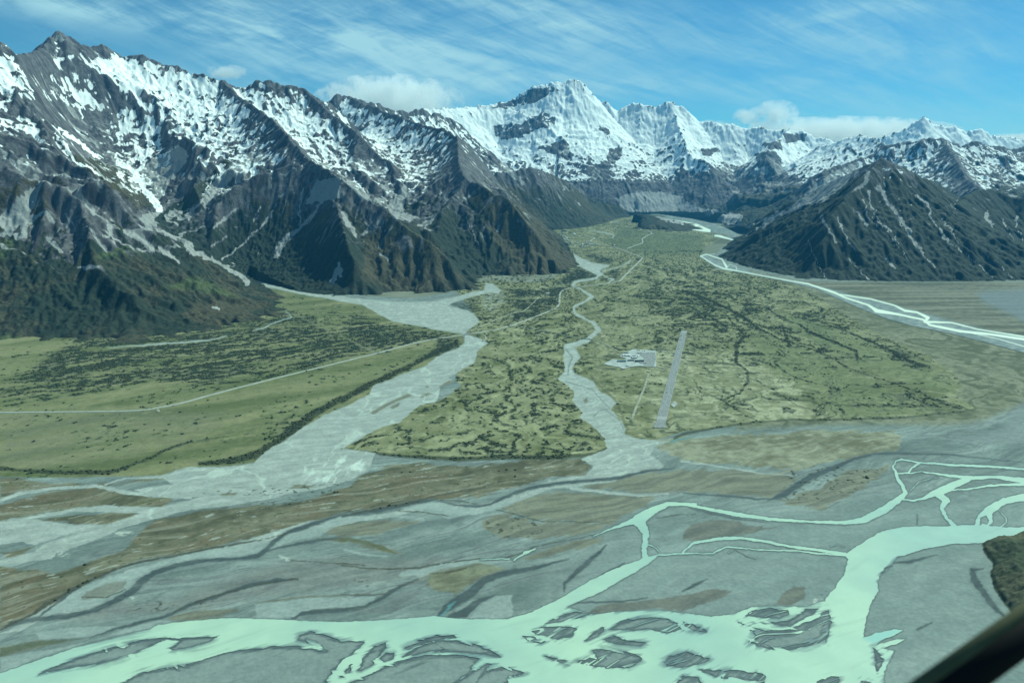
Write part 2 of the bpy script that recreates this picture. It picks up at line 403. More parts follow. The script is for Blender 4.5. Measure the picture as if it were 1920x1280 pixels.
def labat(x, y):
    xi = np.clip(((x - X0) / G + .5).astype(np.int32), 0, NX - 1); yi = np.clip(((y - Y0) / G + .5).astype(np.int32), 0, NY - 1)
    return LAB[yi, xi]

# --- authoring helpers: outlines digitised in photo pixels, looked up per vertex
def T(x0, y0, s): return lambda pts: [(x0 + p[0] / s, y0 + p[1] / s) + ((p[2] / s,) if len(p) > 2 else ()) for p in pts]
q1 = T(0, 0, 2.977); q2 = T(640, 0, 2.977); q3 = T(1280, 0, 2.977)
L_ = T(0, 400, 2.977); M_ = T(640, 400, 2.977); R_ = T(1280, 400, 2.977)
BL = T(0, 820, 2.783); BM = T(640, 820, 2.783); BR = T(1280, 820, 2.783)
zA = T(1280, 240, 5.953); zB = T(1600, 240, 5.953); zC = T(300, 280, 5.953); zV = T(1000, 360, 6.0); zR = T(1100, 620, 6.4); zP = T(1120, 650, 16.0)
I_ = lambda pts: pts
class Canvas:
    """signed pixel distance of outlines, evaluated only near each outline"""
    def __init__(s, U, V, jx=1.5, jy=.8, seed=0):
        s.U = U; s.V = V
        s.u = U + jx * (fbm(U / 14, V / 7, 3, 301 + seed) * 2.2 + (2.6 * fbm(U / 60, V / 26, 3, 321) if jx > 1 else 0)); s.v = V + jy * (fbm(U / 14, V / 7, 3, 311 + seed) * 2.2 + (2.4 * fbm(U / 60, V / 26, 3, 331) if jx > 1 else 0))
    def new(s): return np.full(s.U.shape, -60.0, np.float32)
    def _box(s, pts, m):
        us = [p[0] for p in pts]; vs = [p[1] for p in pts]
        return np.nonzero((s.U > min(us) - m) & (s.U < max(us) + m) & (s.V > min(vs) - m) & (s.V < max(vs) + m))
    def poly(s, f, pts, m=30, op='add'):
        ix = s._box(pts, m)
        if len(ix[0]) == 0: return f
        d = poly_sd(s.u[ix], s.v[ix], [p[:2] for p in pts])
        f[ix] = np.maximum(f[ix], d) if op == 'add' else np.minimum(f[ix], -d)
        return f
    def line(s, f, pts, m=30, wmin=0.0, op='add', k=1.0):
        ix = s._box(pts, m + max(p[2] for p in pts))
        if len(ix[0]) == 0: return f
        uu, vv = s.u[ix], s.v[ix]; best = np.full(uu.shape, -60.0, np.float32)
        for a, b in zip(pts[:-1], pts[1:]):
            d, t, _ = seg_dist(uu, vv, a, b)
            w_ = np.maximum(wmin, a[2] + t * (b[2] - a[2])) * .5 * k
            best = np.maximum(best, w_ - d)
        f[ix] = np.maximum(f[ix], best) if op == 'add' else np.minimum(f[ix], -best)
        return f
CM = Canvas(MU, MV, 2.2, 2.2)
def bias(field, val, shapes, soft=4):
    f = CM.new()
    for kind, pts in shapes:
        (CM.poly if kind == 'p' else CM.line)(f, pts)
    return field + val * sstep(-soft, soft, f)
def over(field, val, shapes, soft=2.5, grp=None):
    f = CM.new()
    for kind, pts in shapes:
        (CM.poly if kind == 'p' else CM.line)(f, pts)
    a = sstep(-soft, soft, f)
    if grp is not None: a = a * np.isin(ML, [GNAMES.index(g) for g in grp])
    return field * (1 - a) + val * a
ML = labat(MX, MY)
snow = bias(snow, .75, [('p', q1([(560,320),(700,290),(880,340),(960,360),(900,400),(820,480),(780,520),(720,480),(640,420),(590,370)])),
  ('p', q1([(860,440),(960,370),(1060,400),(1200,410),(1240,440),(1180,520),(1000,560),(900,500)])),
  ('p', q1([(650,620),(760,620),(720,720),(680,820),(660,760)])), ('p', q1([(0,250),(60,260),(120,330),(60,420),(0,330)]))])
snow = bias(snow, .45, [('p', q1([(240,350),(330,330),(500,420),(520,540),(640,600),(560,620),(400,540),(280,440)])),
  ('p', q1([(1320,470),(1500,450),(1620,560),(1700,640),(1860,680),(1860,760),(1700,760),(1600,700),(1480,600)])),
  ('p', q1([(1050,580),(1380,560),(1420,640),(1300,720),(1200,660)])),
  ('p', q2([(150,690),(350,670),(500,700),(620,760),(600,800),(450,780),(350,860),(280,840),(130,740)]))])
snow = bias(snow, -1.0, [('p', q1([(200,300),(330,150),(400,190),(560,250),(650,330),(600,360),(560,320),(500,340),(420,300),(330,330),(240,330)])), ('p', q1([(690,275),(760,290),(870,320),(860,350),(760,340),(700,310)])),
  ('p', q1([(830,400),(900,365),(960,360),(940,400),(870,450)])), ('p', q1([(960,360),(1010,350),(1070,390),(1040,420),(980,400)])), ('p', q1([(1230,440),(1300,480),(1280,510),(1220,490)])), ('p', q1([(1540,460),(1620,500),(1600,540),(1520,540)])), ('p', q1([(1670,490),(1730,490),(1850,650),(1800,660)]))], 3)
snow = bias(snow, -.6, [
  ('p', q1([(0,500),(120,540),(350,580),(600,660),(660,800),(640,900),(300,700),(0,650)])), ('p', q2([(60,540),(190,570),(160,620),(80,600)]))])
snow = bias(snow, -1.8, [('p', q2([(850,700),(1000,680),(1120,620),(1200,650),(1200,700),(1050,740),(950,780),(860,760)])),
  ('p', q2([(1060,500),(1200,490),(1100,570),(930,610),(830,610),(950,570)])), ('p', q2([(1430,700),(1480,720),(1500,760),(1440,740)])),
  ('p', q2([(1500,830),(1570,820),(1560,880),(1490,920),(1480,880)])), ('p', q2([(1100,830),(1250,780),(1300,880),(1280,900)])),
  ('p', q2([(1380,940),(1480,900),(1500,1000),(1450,1040)])), ('p', q3([(400,850),(520,850),(580,960),(600,1000),(430,980)])),
  ('p', q3([(120,840),(190,820),(200,850),(110,870)])), ('p', q3([(440,800),(560,780),(560,840),(480,830)])), ('p', q3([(560,740),(700,750),(680,790),(580,790)]))], 3)
snow = bias(snow, -1.2, [('p', q3([(0,960),(150,1000),(230,900),(420,960),(640,1000),(640,1100),(400,1250),(0,1250)]))], 12)
snow = over(snow, 1.0, [('l', q1(p)) for p in ([(310,740,10),(370,820,22),(430,900,14),(520,950,5)], [(320,710,6),(400,770,24),(500,850,12),(550,880,5)],
  [(640,890,6),(700,930,20),(760,960,34)], [(830,860,6),(800,930,14),(760,960,30),(790,1040,16),(830,1090,36),(870,1140,40),(900,1180,24)],
  [(1300,650,8),(1240,740,12),(1180,850,8),(1160,900,5)], [(1220,690,10),(1120,780,12),(1040,860,5)], [(1000,810,4),(930,860,4)], [(1210,970,6),(1150,1050,6)], [(440,600,14),(460,660,10)], [(0,590,10),(40,620,10)])]
  + [('l', q2([(350,880,20),(380,955,8)])), ('l', q2([(1060,890,5),(1100,980,7)]))], 1.2)
SCP = [('p', q1(p)) for p in ([(780,950),(990,800),(1060,870),(1000,960),(880,1110),(840,1050)], [(1200,1000),(1380,850),(1500,860),(1340,960),(1100,1160),(1050,1240),(1030,1200),(1120,1130)],
  [(500,1130),(570,1160),(520,1210),(450,1100)], [(1700,1150),(1760,1000),(1905,1000),(1905,1100),(1800,1120)])]
SCP += [('p', q2(p)) for p in ([(260,1140),(380,1020),(340,1180),(420,1200),(370,1240),(290,1210)], [(420,1270),(600,1150),(560,1180),(470,1280)], [(0,1000),(60,1020),(160,1110),(120,1120),(60,1060)])]
SCL = [('l', q2([(880,880,12),(940,960,24),(1020,1030,16)])), ('l', zB([(150,480,40),(140,600,50),(0,700,10)]))]
SCL += [('l', zB(p)) for p in ([(170,700,30),(180,800,14),(230,950,14),(330,1090,14),(440,1170,12),(510,1280,14)], [(120,800,8),(150,1000,20),(200,1040,14),(330,1160,10),(440,1280,10)],
  [(40,960,8),(150,1080,30)], [(270,650,40),(400,850,44),(500,960,30),(530,1080,20),(600,1130,30),(680,1280,34)], [(710,750,30),(810,840,34),(870,980,12),(950,1120,14),(1000,1200,30),(1100,1280,24)],
  [(980,1010,8),(1100,1150,8),(1200,1280,10)], [(1480,960,50),(1560,1090,20)], [(1640,1000,10),(1720,1130,18),(1800,1260,12)], [(1820,1000,30),(1830,1100,14),(1900,1230,20)], [(1100,860,6),(1150,920,6)])]
SCL += [('l', R_(p)) for p in ([(710,150,4),(720,220,5),(800,370,4)], [(860,20,8),(920,150,8),(960,210,5)], [(900,220,4),(960,290,6),(1040,370,7)], [(780,20,20),(850,160,8)], [(1060,30,5),(1150,100,5),(1250,250,3)],
  [(1210,20,8),(1260,90,14),(1300,180,14),(1410,300,5)], [(1140,255,14),(1190,310,9)], [(1380,10,6),(1430,90,9),(1500,160,7),(1740,360,4)], [(1460,60,3),(1560,180,3)], [(1640,180,3),(1840,360,4)], [(330,80,6),(500,20,12)])]
SCL += [('l', zC(p)) for p in ([(1310,560,8),(1250,740,14),(1000,1000,14),(850,1120,12),(700,1240,14)], [(1590,450,10),(1560,650,14),(1580,780,10),(1550,880,8)],
  [(1800,450,60),(1800,600,30),(1700,740,30),(1560,880,24),(1400,1000,80),(1280,1200,50)], [(870,650,10),(740,760,30),(600,870,14)], [(1130,650,8),(1040,800,8)], [(740,970,6),(570,1100,6)])]
SCL += [('l', L_(p)) for p in ([(0,120,20),(60,100,40),(110,30,30)], [(370,0,8),(410,70,8)], [(430,50,4),(560,120,5),(800,210,5)], [(700,100,30),(760,120,50),(830,180,30),(860,210,10)], [(890,190,10),(930,220,24),(1000,280,8)],
  [(260,130,20),(340,210,20)], [(430,300,8),(550,300,20)], [(1190,520,8),(1230,540,8)])]
SCL += [('l', M_(p)) for p in ([(0,0,24),(40,60,24),(85,130,10)], [(130,50,5),(200,110,5)], [(220,230,10),(260,270,6)], [(690,20,4),(770,180,4)], [(730,420,5),(750,440,5)])]
SCP += [('p', zA([(1210,890),(1280,800),(1500,620),(1700,480),(1905,400),(1905,520),(1700,740),(1560,820),(1380,880),(1250,930),(1100,1000),(640,1240),(600,1270),(900,1050),(1050,930)])),
  ('p', zB([(0,380),(80,420),(60,520),(0,560)])), ('p', L_([(1870,300),(1905,270),(1920,350),(1850,400),(1840,370)])),
  ('p', q2([(1530,1100),(1650,1070),(1905,1090),(1905,1260),(1820,1240),(1700,1190),(1600,1190)])), ('p', q3([(-10,1090),(60,1150),(200,1180),(330,1200),(320,1260),(200,1260),(100,1245),(-10,1240)]))]
scr_n = 1 - 1.2 * np.clip(fbm(MU / 9, MV / 9, 3, 401) + .1, -.2, 1)
scree = scree * .62 - .15
scree = np.where(np.isin(ML, [GNAMES.index('mountain_right')]), scree - .5, scree)
scree = scree + .42 * sstep(1250, 900, elev) * sstep(300, 560, elev) * np.isin(ML, [GNAMES.index(k) for k in ('peaks_left', 'spur_middle', 'spur_far', 'range_right', 'great_peak')])
hs_ = sstep(.55, .95, mst2) * sstep(120, 420, elev) * sstep(-.3, .3, n_mid + .3)
scree = scree + .75 * hs_; veg = veg - 1.1 * hs_ - .45 * mst * sstep(150, 500, elev)
f = CM.new()
for k, p in SCP: CM.poly(f, p)
a = sstep(-2.5, 2.5, f); scree = scree * (1 - a) + (1.25 * scr_n) * a; veg = veg - 1.5 * a * (scr_n > .6)
f = CM.new()
for k, p in SCL: CM.line(f, p)
a = sstep(-1.2, .6, f); scree = scree * (1 - a) + (1.0 * np.clip(scr_n * 1.3, 0, 1)) * a; veg = veg - 2.0 * a
# valley stream beds that climb between the slopes
f = CM.new()
CM.line(f, q1([(900,1180,26),(850,1220,36),(830,1270,30)])); CM.line(f, L_([(840,20,26),(880,90,14),(1000,140,18),(1050,180,44),(1080,220,20),(1180,250,20),(1260,300,20),(1350,345,22),(1380,380,26)]))
a = sstep(-1.5, .8, f); scree = scree * (1 - a) + 1.5 * a; veg = veg - 3 * a
brown = over(brown, 1.0, [('p', I_([(880,372),(990,382),(1060,470),(1080,500),(1000,520),(930,450)])), ('p', q1([(400,850),(520,870),(700,960),(830,1140),(780,1150),(600,1040),(450,920)])), ('p', I_([(690,440),(800,450),(860,520),(760,550),(680,520)]))], 12)  # first outline puts the sunlit right face of the bluff into the cover colour
brown = over(brown, -.6, [('p', I_([(300,420),(420,360),(520,400),(560,520),(470,525)])), ('p', I_([(820,430),(900,380),(930,520),(850,500)]))], 14, None)  # second outline puts shade at the bluff's left foot into a darker green
brown = brown + .35 * np.isin(ML, [GNAMES.index('hill_left')])
brown = np.where(np.isin(ML, [GNAMES.index('mountain_right')]), brown - .9 + .5 * sstep(500, 900, elev), brown)  # right mountain: shade of its face put into darker, less brown cover
veg = over(veg, 1.0, [('p', q1([(400,850),(520,870),(700,960),(830,1140),(780,1150),(600,1040),(450,920)])), ('p', q1([(880,1200),(1000,1130),(1250,880),(1290,900),(1130,1080),(1000,1240),(880,1260)]))], 8)
mr = np.isin(ML, [GNAMES.index('mountain_right')]); veg = veg + 1.1 * mr * (1 - sstep(-.2, .5, scree)); veg = veg + .35 * np.isin(ML, [GNAMES.index('hill_left'), GNAMES.index('hill_far'), GNAMES.index('moraine')]); veg = veg - 1.0 * sstep(12800, 14500, MY)  # shade of the right mountain's face painted in as extra dark plant cover
lush = over(np.zeros_like(veg), 1.0, [('p', L_([(900,420),(1080,350),(1250,420),(1340,470),(1100,430)])), ('p', L_([(520,250),(640,170),(800,210),(720,235)])), ('p', L_([(0,680),(100,690),(300,740),(600,700),(640,720),(300,850),(0,900)])),
   ('p', L_([(0,180),(60,120),(80,180),(20,260),(0,270)]))], 6)
A1 = np.stack([snow, scree, veg, brown], -1).astype(np.float32)
A2 = np.stack([lush, bil(BS, MX, MY) / 100, mrd / 100], -1).astype(np.float32)

# ------------------------------------------------------------------ mountain material
def mountain_mat(name='mountain_slopes'):
    s = NT(name); p = s.pos()
    _, sn, sc, vg, br = s.attr('cover')
    nrm = s.n('NewGeometry').outputs['Normal']; sep = s.n('SeparateXYZ'); s.l(nrm, sep.inputs[0])
    n1 = s.noise(p, 1 / 45, 6, .65); n2 = s.noise(p, 1 / 14, 5, .65); n3 = s.noise(p, 1 / 260, 4, .6)
    _, lu_, fb1, fb2, _ = s.attr('lush')
    cv_ = s.n('CombineXYZ'); s.l(fb1, cv_.inputs[0]); s.l(s.math('MULTIPLY', fb2, .16), cv_.inputs[1])
    fall = s.noise(cv_.outputs[0], 3.2, 4, .6); fall2 = s.noise(cv_.outputs[0], 8.5, 3, .6)
    strat = s.noise(s.mapped(p, (.016, .005, .030), (0, .75, .3)), 1.0, 5, .6)
    rock = s.mix(s.ss(n1, .3, .7), (.050, .050, .060), (.135, .130, .135))
    rock = s.mix(s.ss(strat, .48, .75), rock, (.16, .157, .165))
    rock = s.mix(s.ss(n2, .56, .72), rock, (.24, .235, .23))
    rock = s.mix(s.ss(fall2, .45, .72), rock, (.20, .20, .20))
    rock = s.mix(s.ss(fall, .56, .36), rock, (.052, .050, .058))
    scr = s.mix(s.ss(n2, .3, .7), (.22, .225, .22), (.36, .36, .345))
    a = s.math('ADD', sc, s.math('ADD', s.math('MULTIPLY', s.math('SUBTRACT', n1, .5), .8), s.math('MULTIPLY', s.math('SUBTRACT', fall, .5), 2.2)))
    c = s.mix(s.ss(a, .32, .5), rock, scr)
    green = s.mix(s.ss(n2, .3, .7), (.012, .021, .017), (.034, .046, .030))
    tus = s.mix(s.ss(n2, .3, .7), (.034, .032, .022), (.092, .084, .050))
    vcol = s.mix(s.ss(s.math('ADD', br, s.math('MULTIPLY', s.math('SUBTRACT', n1, .5), 1.6)), .0, .7), green, tus)
    bright = s.mix(s.ss(n1, .4, .7), (.06, .085, .035), (.11, .135, .055))
    vcol = s.mix(s.math('MULTIPLY', lu_, s.ss(n2, .3, .6)), vcol, bright)
    va = s.math('ADD', vg, s.math('MULTIPLY', s.math('SUBTRACT', n1, .5), 1.6))
    va = s.math('SUBTRACT', va, s.math('MULTIPLY', s.math('SUBTRACT', fall, .5), 1.6))
    va = s.math('SUBTRACT', va, s.math('MULTIPLY', s.ss(a, .35, .6), 1.6))
    c = s.mix(s.ss(va, .35, .62), c, vcol)
    sa = s.math('ADD', sn, s.math('ADD', s.math('MULTIPLY', s.math('SUBTRACT', n1, .5), .9), s.math('ADD', s.math('MULTIPLY', s.math('SUBTRACT', n2, .5), .5), s.math('ADD', s.math('MULTIPLY', s.math('SUBTRACT', fall, .5), 1.5), s.math('MULTIPLY', s.math('SUBTRACT', fall2, .5), .8)))))
    smask = s.ss(sa, .02, .10)
    snowc = s.mix(s.ss(n3, .35, .65), (.86, .89, .88), (.80, .84, .82))
    c = s.mix(smask, c, snowc)
    b = s.bump(n1, .55, 12.0)
    nd = s.n('Bump'); nd.inputs['Strength'].default_value = .45; nd.inputs['Distance'].default_value = 4.0
    s.l(n2, nd.inputs['Height']); s.l(b, nd.inputs['Normal'])
    s.bsdf(c, .88, nd.outputs[0], .15)
    return s.m
M_MT = mountain_mat()

idx = np.arange(NR * NC, dtype=np.int32).reshape(NR, NC)
q = np.stack([idx[:-1, :-1], idx[:-1, 1:], idx[1:, 1:], idx[1:, :-1]], -1).reshape(-1, 4)
ev = (MZ - floor_z(MY)).ravel()
keep = ev[q].max(1) > -2.5
qu = MU.ravel()[q[:, 0]]
q = q[keep]
ql = ML.ravel()[q[:, 0]]
VV = np.stack([MX.ravel(), MY.ravel(), MZ.ravel()], -1)
LABELS = {
 'peaks_left': 'jagged snow streaked peaks on the left with the sharpest summit',
 'spur_middle': 'rocky spur running down from the left snow peaks',
 'hill_middle': 'dark pyramid shaped hill right of the narrow stream valley',
 'spur_far': 'snowy spur behind the dark pyramid hill',
 'hill_far': 'dark brown bluff standing over the village end of the valley',
 'ridge_far': 'long blue dark ridge with snow on its crest behind the village',
 'great_peak': 'highest white glaciated summit in the middle distance',
 'range_right': 'snow patched range behind the dark mountain on the right',
 'far_range': 'farthest white peaks beside the low cloud on the right',
 'mountain_right': 'dark blue mountain with pale scree streaks on the right',
 'hill_left': 'dark scrub covered hill at the left edge',
 'moraine': 'low dark moraine hill beside the milky lake'}
A1f = A1.reshape(-1, 4); A2f = A2.reshape(-1, 3)
for gi, gname in enumerate(GNAMES):
    f = q[ql == gi]
    if not len(f): continue
    used = np.unique(f); rm = np.zeros(NR * NC, np.int32); rm[used] = np.arange(len(used))
    o = mesh_np('moraine_hill' if gname == 'moraine' else 'mountain', VV[used], rm[f], 4, M_MT, {'cover': A1f[used], 'lush': A2f[used]})
    tag(o, LABELS[gname], 'mountain', kind='structure')
print('mountains', time.time() - T0)

# ------------------------------------------------------------------ valley floor
GC, GR = 1620, 900
vv_ = np.linspace(1345, 390, GR - 40)
yg = np.array([at(960, v)[1] for v in vv_])
yg = np.concatenate([np.geomspace(380, yg[0] * .985, 40), yg]).astype(np.float32)
tg = np.linspace(-.80, .80, GC).astype(np.float32)
GX = yg[:, None] * tg[None, :]; GY = np.repeat(yg[:, None], GC, 1)
GZ = floor_z(GY).astype(np.float32)
U, V = project(GX, GY, GZ)
CV = Canvas(U, V, 1.3, .7)
CS = Canvas(U, V, .35, .2, 5)                      # man-made things keep straight edges
def cov(shapes, soft=2.0, cv=None, wmin=0.0, k=1.0, amp=0.0):
    cv = cv or CV; f = cv.new()
    for kind, pts in shapes:
        if kind == 'p': cv.poly(f, pts)
        else: cv.line(f, pts, wmin=wmin, k=k)
    if amp: f = f + amp * (fbm(fa / 150, fb_ / 34, 4, 505) + .5 * fbm(fa / 40, fb_ / 9, 2, 506))
    return sstep(-soft, soft, f)
def P_(*a): return [('p', x) for x in a]
def Ln(*a): return [('l', x) for x in a]
col = np.zeros(GX.shape + (3,), np.float32)
def put(m, c, var=None):
    global col
    c = np.array(c, np.float32)
    m = m[..., None]
    col = col * (1 - m) + c * m
def putf(m, cf):
    global col
    col = col * (1 - m[..., None]) + cf * m[..., None]
def lerp(a, b, t): return np.array(a, np.float32) * (1 - t[..., None]) + np.array(b, np.float32) * t[..., None]

# noise fields along the flow of the big river (about 30 degrees off the x axis)
ca, sa = math.cos(math.radians(27)), math.sin(math.radians(27))
wX = GX + 90 * fbm(GX / 420, GY / 420, 3, 500); wY = GY + 90 * fbm(GX / 420, GY / 420, 3, 510)
fa = wX * ca + wY * sa; fb_ = -wX * sa + wY * ca
st1 = fbm(fa / 520, fb_ / 90, 4, 520); st2 = fbm(fa / 190, fb_ / 22, 4, 530); st3 = fbm(fa / 70, fb_ / 9, 3, 540)
nz = fbm(GX / 260, GY / 260, 4, 550); nf = fbm(GX / 40, GY / 40, 4, 560); nh = fbm(GX / 12, GY / 12, 2, 565)
chn = 1 - np.abs(fbm(fa / 420, fb_ / 60, 3, 570)) * 5           # thin old channels
chn2 = 1 - np.abs(fbm(fa / 260, fb_ / 34, 3, 575)) * 4.5

# 1 bare grey river bed
col[:] = lerp((.128, .160, .150), (.226, .268, .247), sstep(-.55, .55, st1 + .35 * st2))
put(sstep(.55, .95, chn) * .45, (.10, .122, .126))
put(sstep(.6, .95, chn2) * sstep(0, .3, st1) * .35, (.29, .31, .30))
brd = 1 - np.abs(fbm(fa / 300 + .3 * st1, fb_ / 44, 2, 580)) * 7
brd2 = 1 - np.abs(fbm(fa / 620, fb_ / 105, 2, 583)) * 9
put(sstep(-.2, .9, brd2) * .40 * (V < 1150), (.265, .285, .272))
put(sstep(.55, .95, brd2) * .55 * (V < 1150), (.100, .118, .118))
put(sstep(.5, .95, brd) * sstep(-.3, .3, st1) * .45 * (V < 1150), (.105, .122, .120))
tb_ = fbm(fa / 330, fb_ / 62, 4, 586)
col *= (1 + (.13 * sstep(-.03, .05, tb_) - .07 + .10 * sstep(.2, .26, tb_) * (1 - sstep(.3, .5, tb_)))[..., None] * (V < 1190)[..., None])
put(np.exp(-(tb_ / .035) ** 2) * .35 * (V < 1150), (.105, .120, .115))
put(np.exp(-((fbm(fa / 150, fb_ / 26, 4, 588) - .05) / .03) ** 2) * sstep(-.2, .2, nz) * .35 * (V < 1150), (.11, .118, .105))
lower_right = cov(P_(I_([(1130,1000),(1500,940),(1990,900),(1990,1400),(1000,1400),(1000,1150)])), 60)
putf(lower_right * .8, lerp((.180, .222, .210), (.212, .256, .240), sstep(-.5, .5, st1 + .3 * nz)))
mauve = cov(P_(BL([(420,830),(600,800),(700,880),(900,840),(1100,760),(1500,640),(1781,620),(1990,640),(2300,620),(2500,700),(2200,720),(1781,790),(1400,830),(1100,880),(800,920),(500,960),(300,960)])), 14)
putf(mauve * (.55 + .3 * st2), lerp((.150, .145, .130), (.20, .20, .185), sstep(-.4, .4, st2)))

put(cov(P_(zV([(930,330),(1100,220),(1450,260),(1600,330),(1750,430),(1920,450),(1920,520),(1200,470),(950,420)])), 5), (.050, .066, .042))
put(cov(P_(I_([(1285,438),(1335,440),(1372,448),(1352,468),(1330,484),(1300,480),(1270,450)])), 4) * .85, (.150, .158, .105))
put(cov(P_(zA([(0,1140),(330,1180),(560,1240),(620,1290),(0,1290)])), 3) * .8, (.075, .085, .055))
# 2 brown and tan flats
BROWN = P_(BL([(0,355),(250,285),(500,262),(650,290),(900,325),(850,362),(650,365),(450,365),(200,398),(0,430)]), BL([(200,430),(400,400),(700,390),(680,430),(500,460),(300,440)]),
  BL([(0,600),(60,590),(180,570),(60,630)]), I_([(0,895),(110,905),(215,907),(330,885),(345,890),(240,905),(190,915),(110,910),(40,925),(0,935)]),
  BM([(-1140,590),(-1300,640),(-1500,700),(-1781,680),(-1781,1000),(-1500,870),(-1350,765),(-1080,645),(-680,575),(-280,480),(0,392),(300,365),(450,320),(700,315),(900,255),(1100,208),(1250,198),(1320,150),(1250,112),(1000,112),(700,150),(400,130),(250,150),(150,180),(0,270),(-181,330),(-380,350),(-680,372),(-980,425)]))
b_ = cov(BROWN, 2.5, amp=7)
bt = sstep(-.45, .45, st1 * .7 + .4 * st2 + .5 * nf + .4 * nz)
putf(b_ * .93, lerp((.072, .070, .040), (.185, .172, .112), bt))
put(b_ * sstep(.0, .5, nz + .5 * nf + .4 * st2) * .65, (.112, .082, .048))
put(b_ * sstep(.15, .5, st2 + .4 * nz) * .6, (.24, .235, .185))
put(b_ * sstep(.34, .46, fbm(fa / 60, fb_ / 14, 3, 507) + .3 * nf) * .7, (.31, .33, .29))
put(b_ * sstep(.30, .55, st1 - .3 * st2 + .3 * nz) * .7, (.080, .088, .036))
D2 = P_(BM([(830,370),(1000,310),(1150,275),(1400,300),(1620,310),(1600,350),(1500,400),(1400,460),(1300,440),(1050,435),(900,400)]), BM([(730,440),(800,390),(900,410),(1050,440),(1350,450),(1380,480),(1200,510),(1000,530),(850,510),(750,480)]),
  BM([(1180,270),(1400,230),(1600,180),(1781,165),(1981,160),(2281,190),(2381,210),(2341,260),(2261,300),(2081,300),(1781,285),(1500,270)]), BR([(520,330),(700,260),(850,180),(1070,155),(1020,220),(900,290),(720,370),(560,350)]),
  BM([(440,770),(500,700),(650,680),(860,680),(750,740),(640,790),(600,820),(480,790)]), BM([(0,440),(150,430),(400,440),(300,460),(200,500),(0,520),(-120,480)]), BM([(0,530),(200,560),(320,610),(250,600),(100,562),(0,545)]),
  BM([(950,620),(1100,570),(1200,540),(1360,530),(1350,555),(1150,590),(1000,625)]), BL([(850,940),(1000,900),(1230,900),(1150,930),(950,955)]), BL([(0,1110),(200,1060),(450,1045),(300,1085),(100,1120),(0,1140)]))
d2 = cov(D2, 3, amp=11)
putf(d2 * .8, lerp((.125, .118, .085), (.205, .195, .135), sstep(-.4, .4, st2 + .4 * nz)))
DB = P_(BR([(0,510),(40,450),(150,425),(300,435),(330,462),(520,465),(300,512),(150,532),(0,540)]), BR([(480,870),(520,820),(580,780),(635,780),(630,840),(560,880)]),
  BM([(1300,910),(1330,870),(1500,860),(1700,835),(1960,790),(2040,800),(1990,840),(1880,870),(1781,900),(1640,893),(1450,903),(1320,916)]))
putf(cov(DB, 2, amp=5) * .85, lerp((.105, .105, .090), (.15, .145, .12), sstep(-.4, .4, st2)))
TAN = P_(BR([(-180,30),(0,5),(200,-10),(700,-40),(1100,-30),(1140,0),(1130,50),(1000,85),(900,115),(700,150),(500,172),(300,150),(0,115)]))
tn = cov(TAN, 3, amp=12)
putf(tn, lerp((.125, .122, .078), (.265, .262, .185), sstep(-.5, .5, .45 * st2 + .7 * nz + .6 * nf + .3 * st3)))
put(tn * sstep(.25, .5, fbm(fa / 80, fb_ / 16, 3, 508) + .3 * nf) * .5, (.34, .34, .27))

# 3 the plain right of the grassland and the plain beyond the far river
TP = P_(R_([(380,320),(600,370),(850,450),(1100,550),(1400,630),(1905,740),(2500,900),(2500,1040),(1905,1060),(1700,1150),(1500,1180),(1200,1180),(900,1180),(600,1190),(300,1210)]))
EP = P_(R_([(600,382),(700,378),(1000,380),(1905,376),(3000,370),(3000,1000),(1905,700),(1500,600),(1100,490),(850,430)]))
apx = at(1215, 470)
def fanpol(ax):
    dx = GX - ax[0]; dy = GY - ax[1]
    return np.arctan2(dx, -dy), np.sqrt(dx * dx + dy * dy)
th, rr = fanpol(apx)
thw = th + .10 * fbm(GX / 500, GY / 500, 3, 600) + .03 * fbm(GX / 120, GY / 120, 3, 601)
fs1 = fbm(thw * 26, rr / 900, 4, 610); fs2 = fbm(thw * 80, rr / 420, 4, 620)
tp = cov(TP, 9)
putf(tp, lerp((.085, .095, .055), (.215, .212, .145), sstep(-.4, .45, .8 * fs1 + .8 * fs2 + .4 * nf)))
ep = cov(EP, 5)
putf(ep, lerp((.080, .086, .058), (.190, .185, .140), sstep(-.4, .4, fbm(GX / 900, GY / 90, 4, 630) + .4 * nf)))
put(cov(P_(R_([(1905,425),(1720,432),(1640,450),(1700,505),(1800,545),(1905,605),(2500,800),(2500,400)])), 8) * .75, (.155, .185, .20))
put(cov(P_(R_([(1905,1060),(1840,1110),(1800,1180),(1700,1240),(1500,1260),(1905,1290),(2500,1300),(2500,1000)])), 10) * .7, (.19, .215, .21))

# 4 grassland of the three fans
GL = P_([(-900,640),(0,630),(250,610),(400,575),(440,530)] + M_([(0,488),(120,508),(200,560),(290,602),(500,642),(680,672),(690,720),(650,752),(530,802),(470,852),(360,892),(180,962),(150,1012),(60,1062),(-20,1092)])
  + L_([(1800,1130),(1700,1190),(1570,1280)]) + BL([(1400,60),(1320,130),(1200,150),(1000,152),(920,170),(850,195),(600,203),(300,208),(0,204)]) + [(-900,890)])
GM = P_(M_([(690,672),(820,720),(760,770),(740,830),(640,890),(640,935),(672,965),(560,1035),(440,1070),(330,1160),(200,1200),(80,1270),(0,1312)]) + BM([(0,62),(350,102),(600,120),(850,110),(1150,110),(1330,92),(1392,60)])
  + R_([(-130,1260),(0,1218),(400,1172),(600,1147),(900,1147),(1200,1132),(1550,1108),(1650,1087),(1520,1020),(1560,960),(1500,880),(1350,780),(1100,680),(900,560),(700,430),(450,352),(200,312),(90,240),(120,190),(200,150),(250,120),(120,100),(0,95),(-120,80)])
  + [(1180,400),(1000,420),(1000,450),(850,540),(880,575),(895,600)])
gl = cov(GL, 1.6); gm = cov(GM, 1.6)
